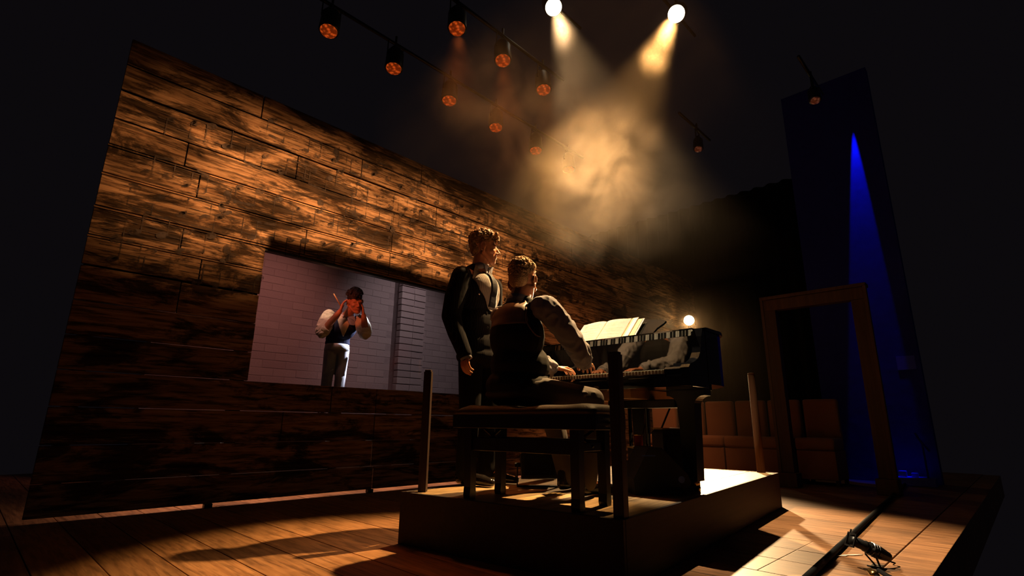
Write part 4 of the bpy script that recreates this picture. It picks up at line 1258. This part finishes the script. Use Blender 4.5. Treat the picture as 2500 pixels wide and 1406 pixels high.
# ---- the seated pianist (local frame: +y towards the keyboard, +x his right; z from the platform)
def pianist():
    TURN = R(15)
    HM = Matrix.Translation((-.012, .10, 1.270)) @ Matrix.Rotation(TURN, 4, 'Z') @ Matrix.Rotation(R(-10), 4, 'X') @ Matrix.Scale(1.06, 4)
    sh_r, el_r, wr_r = (.205, .07, 1.068), (.262, .31, .835), (.115, .565, .785)
    sh_l, el_l, wr_l = (-.19, .09, 1.065), (-.235, .37, .815), (-.20, .635, .785)
    hip_r, kn_r, an_r = (.10, .03, .585), (.27, .42, .545), (.27, .345, .10)
    hip_l, kn_l, an_l = (-.10, .03, .585), (-.12, .47, .55), (.0, .50, .10)
    body = xf(head_prims(), HM) + neck_prims((0, .04, 1.11), (-.005, .085, 1.22), .068, .064)
    body += [('e', (0, .02, .90), (.14, .09, .22)), ('e', (0, .0, .64), (.14, .10, .13)), ('c', (-.14, .05, 1.06), .05, (.14, .05, 1.06), .05)]
    body += limb((sh_r, .052), (el_r, .042), (wr_r, .030)) + limb((sh_l, .052), (el_l, .042), (wr_l, .030))
    body += limb((hip_r, .075), (kn_r, .054), (an_r, .032), ((.285, .45, .036), .02)) + limb((hip_l, .075), (kn_l, .054), (an_l, .032), ((.0, .61, .036), .02))
    body += hand_prims(wr_r, (-.42, .9, .02), (0, .05, -1), 1, .42, .10, 1.05, .5)
    body += hand_prims(wr_l, (.30, .9, .02), (0, .05, -1), -1, .42, .10, 1.05, .5)
    b = fuse('person', body, .0048, M['skin'])
    tag(b, 'man seated at the piano in dark waistcoat and shirt sleeves, seen from behind', 'person')
    eyes(b, HM)
    fuse('hair', xf(hair_prims(420, .006, .0115, .42, 11, 1.0, 1.01, None, -.45), HM), .0028, M['hair_fair'], b, 1, (52, .009, HM.inverted()))
    vs = [('e', (0, .055, .615), (.186, .215, .12)), ('e', (0, .065, .74), (.170, .195, .15)), ('e', (0, .035, .91), (.182, .155, .19)), ('e', (0, .015, 1.02), (.165, .11, .10)),
          ('c', (-.125, .045, 1.075), .052, (.125, .045, 1.075), .052), ('c', (-.11, .045, 1.10), .036, (-.058, .05, 1.135), .032), ('c', (.11, .045, 1.10), .036, (.058, .05, 1.135), .032),
          ('e', (0, .03, 1.09), (.085, .065, .055))]
    v = fuse('waistcoat', vs, .007, M['vest'], b, 4)
    bvv = bvh_of(v)
    # the brown satin back yoke of the waistcoat
    patch('back_yoke', bvv, rows_of([(1.125, .085, -.085), (1.09, .125, -.125), (1.04, .14, -.14), (.965, .15, -.15)], 6), M['vest_back'], b, .0015, .002, 12, (0, 1, 0))
    for s in (-1, 1):
        pts = []
        for k in range(15):
            a = R(-100 + 210 * k / 14)
            z_ = 1.0 + .105 * math.sin(a)
            h = bvv.ray_cast(Vector((s * .6, .03 - .07 * math.cos(a) * 1.0, z_)), Vector((-s, 0, 0)))
            if h[0]: pts.append(h[0] + h[1] * .004)
        if len(pts) > 4: MB().tube(pts, .005, 6).ob('armhole_piping', M['vest_back'], b, True)
    ring_collar('shirt_collar', (0, .045, 1.108), .074, .05, M['shirt_grey'], b, R(-14), .6)
    for s, sh, el, wr in ((1, sh_r, el_r, wr_r), (-1, sh_l, el_l, wr_l)):
        mid = tuple((a + c_) / 2 for a, c_ in zip(sh, el))
        mid = (mid[0] + .012 * s, mid[1] - .01, mid[2] + .008)
        fm = tuple((a + c_) / 2 for a, c_ in zip(el, wr))
        sl = [('e', (sh[0] - .022 * s, sh[1] - .005, sh[2] + .002), (.072, .080, .072))] + limb((sh, .073), (mid, .071), (el, .066), ((fm[0], fm[1], fm[2] - .004), .060), (tuple(e + (w - e) * .86 for e, w in zip(el, wr)), .050))
        rnd = random.Random(9 + s)
        for k in range(13):                                    # creases round shoulder, elbow and cuff
            t_ = rnd.choice((.02, .06, .12, .5, .56, .62, .7, .9, .95))
            a, c_ = (Vector(sh), Vector(el)) if t_ < .55 else (Vector(el), Vector(wr))
            u = t_ / .55 if t_ < .55 else (t_ - .55) / .5
            p = a.lerp(c_, min(u, .9)); dd = (c_ - a).normalized()
            an_ = rnd.uniform(0, 6.28)
            e1 = dd.orthogonal().normalized(); e2 = dd.cross(e1)
            o1 = (e1 * math.cos(an_) + e2 * math.sin(an_)); o2_ = (e1 * math.cos(an_ + 1.3) + e2 * math.sin(an_ + 1.3))
            sl.append(('c', p + o1 * .058, .011, p + o2_ * .060 + dd * .045, .009))
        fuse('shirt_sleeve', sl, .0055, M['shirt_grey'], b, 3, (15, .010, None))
        d_ = (Vector(wr) - Vector(el)).normalized()
        MB().lathe([(.046, -.045), (.044, .0), (.041, .0), (.043, -.045)], Vector(wr) - d_ * .004, d_, 20).ob('shirt_cuff', M['shirt_grey'], b, True)
    tr = [('e', (0, .03, .60), (.178, .17, .095)), ('e', (0, .02, .565), (.185, .17, .05))]
    for hp, kn, an in ((hip_r, kn_r, an_r), (hip_l, kn_l, an_l)):
        tr += limb((hp, .094), (tuple((a + c_) / 2 for a, c_ in zip(hp, kn)), .086), (kn, .074), (tuple(a + (c_ - a) * .9 for a, c_ in zip(kn, an)), .064), (tuple(a + (c_ - a) * 1.04 for a, c_ in zip(kn, an)), .060))
        k_ = Vector(kn)
        tr += [('c', k_ + Vector((-.05, -.07, .03)), .014, k_ + Vector((.05, -.05, .035)), .012), ('c', k_ + Vector((-.05, -.11, .04)), .012, k_ + Vector((.055, -.13, .03)), .012)]
    fuse('trousers', tr, .0075, M['trouser'], b, 4)
    shoe('shoe', (.262, .30, 0), (.295, .585, 0), b)
    shoe('shoe', (.0, .46, 0), (.0, .745, 0), b)
    return b
pi_ = pianist()
pi_.location = (2.245, 2.165, PZ + .002)
pi_.rotation_euler = (0, 0, R(-90))

# ---- the man on the upper level behind the opening, both hands to his head (+y forward, +x his right)
def actor():
    HM = Matrix.Translation((-.165, .30, 1.35)) @ Matrix.Rotation(R(20), 4, 'Z') @ Matrix.Rotation(R(-17), 4, 'X') @ Matrix.Rotation(R(10), 4, 'Y') @ Matrix.Scale(1.10, 4)
    sh_r, el_r, wr_r = (.13, .13, 1.195), (.185, .30, .955), (.005, .33, 1.22)
    sh_l, el_l, wr_l = (-.255, .13, 1.165), (-.315, .33, .965), (-.275, .33, 1.19)
    body = xf(head_prims(), HM) + neck_prims((-.07, .13, 1.20), (-.145, .25, 1.30), .056, .056)
    body += [('e', (-.04, .09, 1.06), (.13, .09, .16)), ('e', (0, .02, .9), (.115, .085, .10)), ('c', (-.20, .12, 1.165), .05, (.08, .12, 1.185), .05)]
    body += limb((sh_r, .05), (el_r, .043), (tuple((a + c) / 2 for a, c in zip(el_r, wr_r)), .042), (wr_r, .030)) + limb((sh_l, .05), (el_l, .043), (tuple((a + c) / 2 for a, c in zip(el_l, wr_l)), .042), (wr_l, .030))
    body += limb(((.075, 0, .86), .072), ((.08, .03, .46), .05), ((.09, -.02, .08), .038), ((.10, .11, .05), .026))
    body += limb(((-.075, 0, .86), .072), ((-.07, .02, .46), .05), ((-.06, -.02, .08), .038), ((-.08, .11, .05), .026))
    body += hand_prims(wr_r, (-.22, -.10, 1), (-1, -.1, -.2), 1, .30, .06, 1.1, .3)
    body += hand_prims(wr_l, (.16, -.10, 1), (1, -.1, -.2), -1, .30, .06, 1.1, .3)
    b = fuse('person', body, .0055, M['skin'])
    tag(b, 'man in cream shirt and waistcoat in the wall opening, hands raised to his head', 'person')
    eyes(b, HM)
    fuse('hair', xf(hair_prims(260, .012, .020, .46, 17, 1.4, 1.05, 12), HM), .005, M['hair_dark'], b, 1, (60, .010, HM.inverted()))
    vs = [('e', (-.05, .095, 1.065), (.165, .118, .155)), ('e', (0, .03, .93), (.145, .112, .12)), ('c', (-.19, .12, 1.17), .052, (.07, .12, 1.19), .052), ('e', (0, .01, .88), (.150, .118, .07))]
    v = fuse('waistcoat', vs, .008, M['vest_navy'], b, 4)
    bv_ = bvh_of(v)
    patch('shirt_front', bv_, rows_of([(1.215, -.13, -.01), (1.14, -.14, .02), (1.04, -.10, -.01), (.95, -.065, -.055)], 8), M['shirt_cream'], b, .004)
    ring_collar('shirt_collar', (-.07, .12, 1.19), .066, .05, M['shirt'], b, R(-24), .7)
    patch('neck_scarf', bv_, rows_of([(1.215, -.16, -.07), (1.16, -.19, -.08), (1.11, -.18, -.10), (1.08, -.16, -.12)], 6), M['scarf'], b, .02, .014, 8)
    for s, sh, el in ((1, sh_r, el_r), (-1, sh_l, el_l)):
        sl = limb((sh, .078), (tuple((a + c_) / 2 for a, c_ in zip(sh, el)), .088), (tuple(a + (c_ - a) * .85 for a, c_ in zip(sh, el)), .082), (tuple(a + (c_ - a) * 1.0 for a, c_ in zip(sh, el)), .062))
        rnd = random.Random(40 + s)
        for k in range(8):
            p = Vector(sh).lerp(Vector(el), rnd.uniform(.1, .95)); a = rnd.uniform(0, 6.28)
            sl.append(('c', p + Vector((math.cos(a) * .07, math.sin(a) * .06, .02)), .016, p + Vector((math.cos(a + .8) * .072, math.sin(a + .8) * .06, -.03)), .013))
        fuse('shirt_sleeve', sl, .0065, M['shirt_cream'], b, 3, (17, .011, None))
        e = Vector(el); w_ = Vector(wr_r if s > 0 else wr_l)
        d_ = (w_ - e).normalized()
        MB().lathe([(.058, 0), (.062, .01), (.062, .045), (.057, .05), (.05, .045), (.05, 0)], e + d_ * .02, d_, 18).ob('rolled_cuff', M['shirt_cream'], b, True)
    MB().lathe([(.148, 0), (.146, .05), (.142, .075), (.132, .0755), (.132, .001)], (0, 0, .79), (0, 0, 1), 24).ob('shirt_waist', M['shirt'], b, True)
    tr = [('e', (0, 0, .82), (.138, .112, .10))]
    tr += limb(((.07, 0, .80), .082), ((.08, .03, .46), .066), ((.09, -.02, .12), .060)) + limb(((-.07, 0, .80), .082), ((-.07, .02, .46), .066), ((-.06, -.02, .12), .060))
    tr += [('c', (-.13, .05, .7), .02, (-.11, .07, .5), .016), ('c', (.03, .08, .55), .02, (.12, .08, .48), .016)]
    fuse('trousers', tr, .0075, M['trouser_brown'], b, 4)
    shoe('shoe', (.09, -.07, 0), (.12, .2, 0), b)
    shoe('shoe', (-.06, -.07, 0), (-.09, .2, 0), b)
    return b
ac = actor()
ac.location = (3.11, 6.03, .742)
ac.rotation_euler = (0, 0, R(152))
tag(MB().cyl((2.84, 5.72, 2.16), (2.95, 5.72, 2.02), .007, .007, 8).ob('pencil', M['pencil'], None, True), 'pencil held up beside the ear of the man on the upper level', 'pencil')

# ------------------------------------------------------------------ stage smoke: real scattering haze lit by the lamps
def smoke(name, lo, hi, blobs, base, noise_scale, label, color=(1, .76, .52), thr=(.40, .62), aniso=.15):
    lo, hi = Vector(lo), Vector(hi)
    o = MB().box(lo, hi).ob(name, None, None, kind='stuff', label=label, category='smoke')
    m = bpy.data.materials.new(name); m.use_nodes = True
    t = m.node_tree; t.nodes.clear()
    N, L = t.nodes.new, t.links.new
    outn = N('ShaderNodeOutputMaterial'); vs = N('ShaderNodeVolumeScatter')
    vs.inputs['Color'].default_value = (*color, 1); vs.inputs['Anisotropy'].default_value = aniso
    L(vs.outputs[0], outn.inputs['Volume'])
    g = N('ShaderNodeNewGeometry')
    acc = None
    for c, r, s in blobs:
        sub = N('ShaderNodeVectorMath'); sub.operation = 'SUBTRACT'; sub.inputs[1].default_value = c
        L(g.outputs['Position'], sub.inputs[0])
        dv_ = N('ShaderNodeVectorMath'); dv_.operation = 'DIVIDE'; dv_.inputs[1].default_value = r
        L(sub.outputs[0], dv_.inputs[0])
        ln = N('ShaderNodeVectorMath'); ln.operation = 'LENGTH'; L(dv_.outputs[0], ln.inputs[0])
        mr = N('ShaderNodeMapRange'); mr.interpolation_type = 'SMOOTHERSTEP'
        mr.inputs['From Min'].default_value, mr.inputs['From Max'].default_value = 1, .1
        mr.inputs['To Max'].default_value = s
        L(ln.outputs['Value'], mr.inputs['Value'])
        if acc is None: acc = mr.outputs['Result']
        else:
            ad = N('ShaderNodeMath'); ad.operation = 'ADD'; L(acc, ad.inputs[0]); L(mr.outputs['Result'], ad.inputs[1]); acc = ad.outputs[0]
    n = N('ShaderNodeTexNoise'); n.inputs['Scale'].default_value = noise_scale; n.inputs['Detail'].default_value = 5; n.inputs['Distortion'].default_value = 1.1
    L(g.outputs['Position'], n.inputs['Vector'])
    nr = N('ShaderNodeMapRange'); nr.inputs['From Min'].default_value, nr.inputs['From Max'].default_value = thr
    nr.inputs['To Min'].default_value = .10
    L(n.outputs['Fac'], nr.inputs['Value'])
    mu = N('ShaderNodeMath'); mu.operation = 'MULTIPLY_ADD'; mu.inputs[2].default_value = base
    L(acc, mu.inputs[0]); L(nr.outputs['Result'], mu.inputs[1])
    L(mu.outputs[0], vs.inputs['Density'])
    o.data.materials.append(m)
    return o
def along(a, b, t):
    return tuple(Vector(a).lerp(Vector(b), t))
smoke('stage_smoke', (2.2, 1.2, 2.15), (5.3, 4.0, 5.16),
      [((3.2, 2.42, 2.92), (.75, .72, .66), .23), ((3.45, 2.5, 2.75), (1.35, 1.3, 1.15), .12), ((3.0, 2.9, 3.9), (.9, .9, .8), .10), ((3.2, 2.1, 2.55), (.6, .6, .5), .10), ((2.75, 3.0, 3.7), (.75, .75, .75), .22),
       (along(BEAM_A, AIM_A, .06), (.26, .26, .44), .20), (along(BEAM_B, AIM_B, .06), (.26, .26, .40), .20), (along(BEAM_B, AIM_B, .15), (.26, .26, .3), .24)],
      .006, 2.3, 'drifting cloud of amber lit stage smoke hanging in the crossing lamp beams')
smoke('stage_smoke', (5.4, 1.9, .3), (9.95, 5.4, 3.6), [((9.6, 4.5, 2.7), (.75, .75, .75), .03), ((7.6, 3.7, 2.0), (2.2, 1.8, 1.9), .006)], .0012, 1.4,
      'thin brown haze hanging between the piano and the amber back lamp')
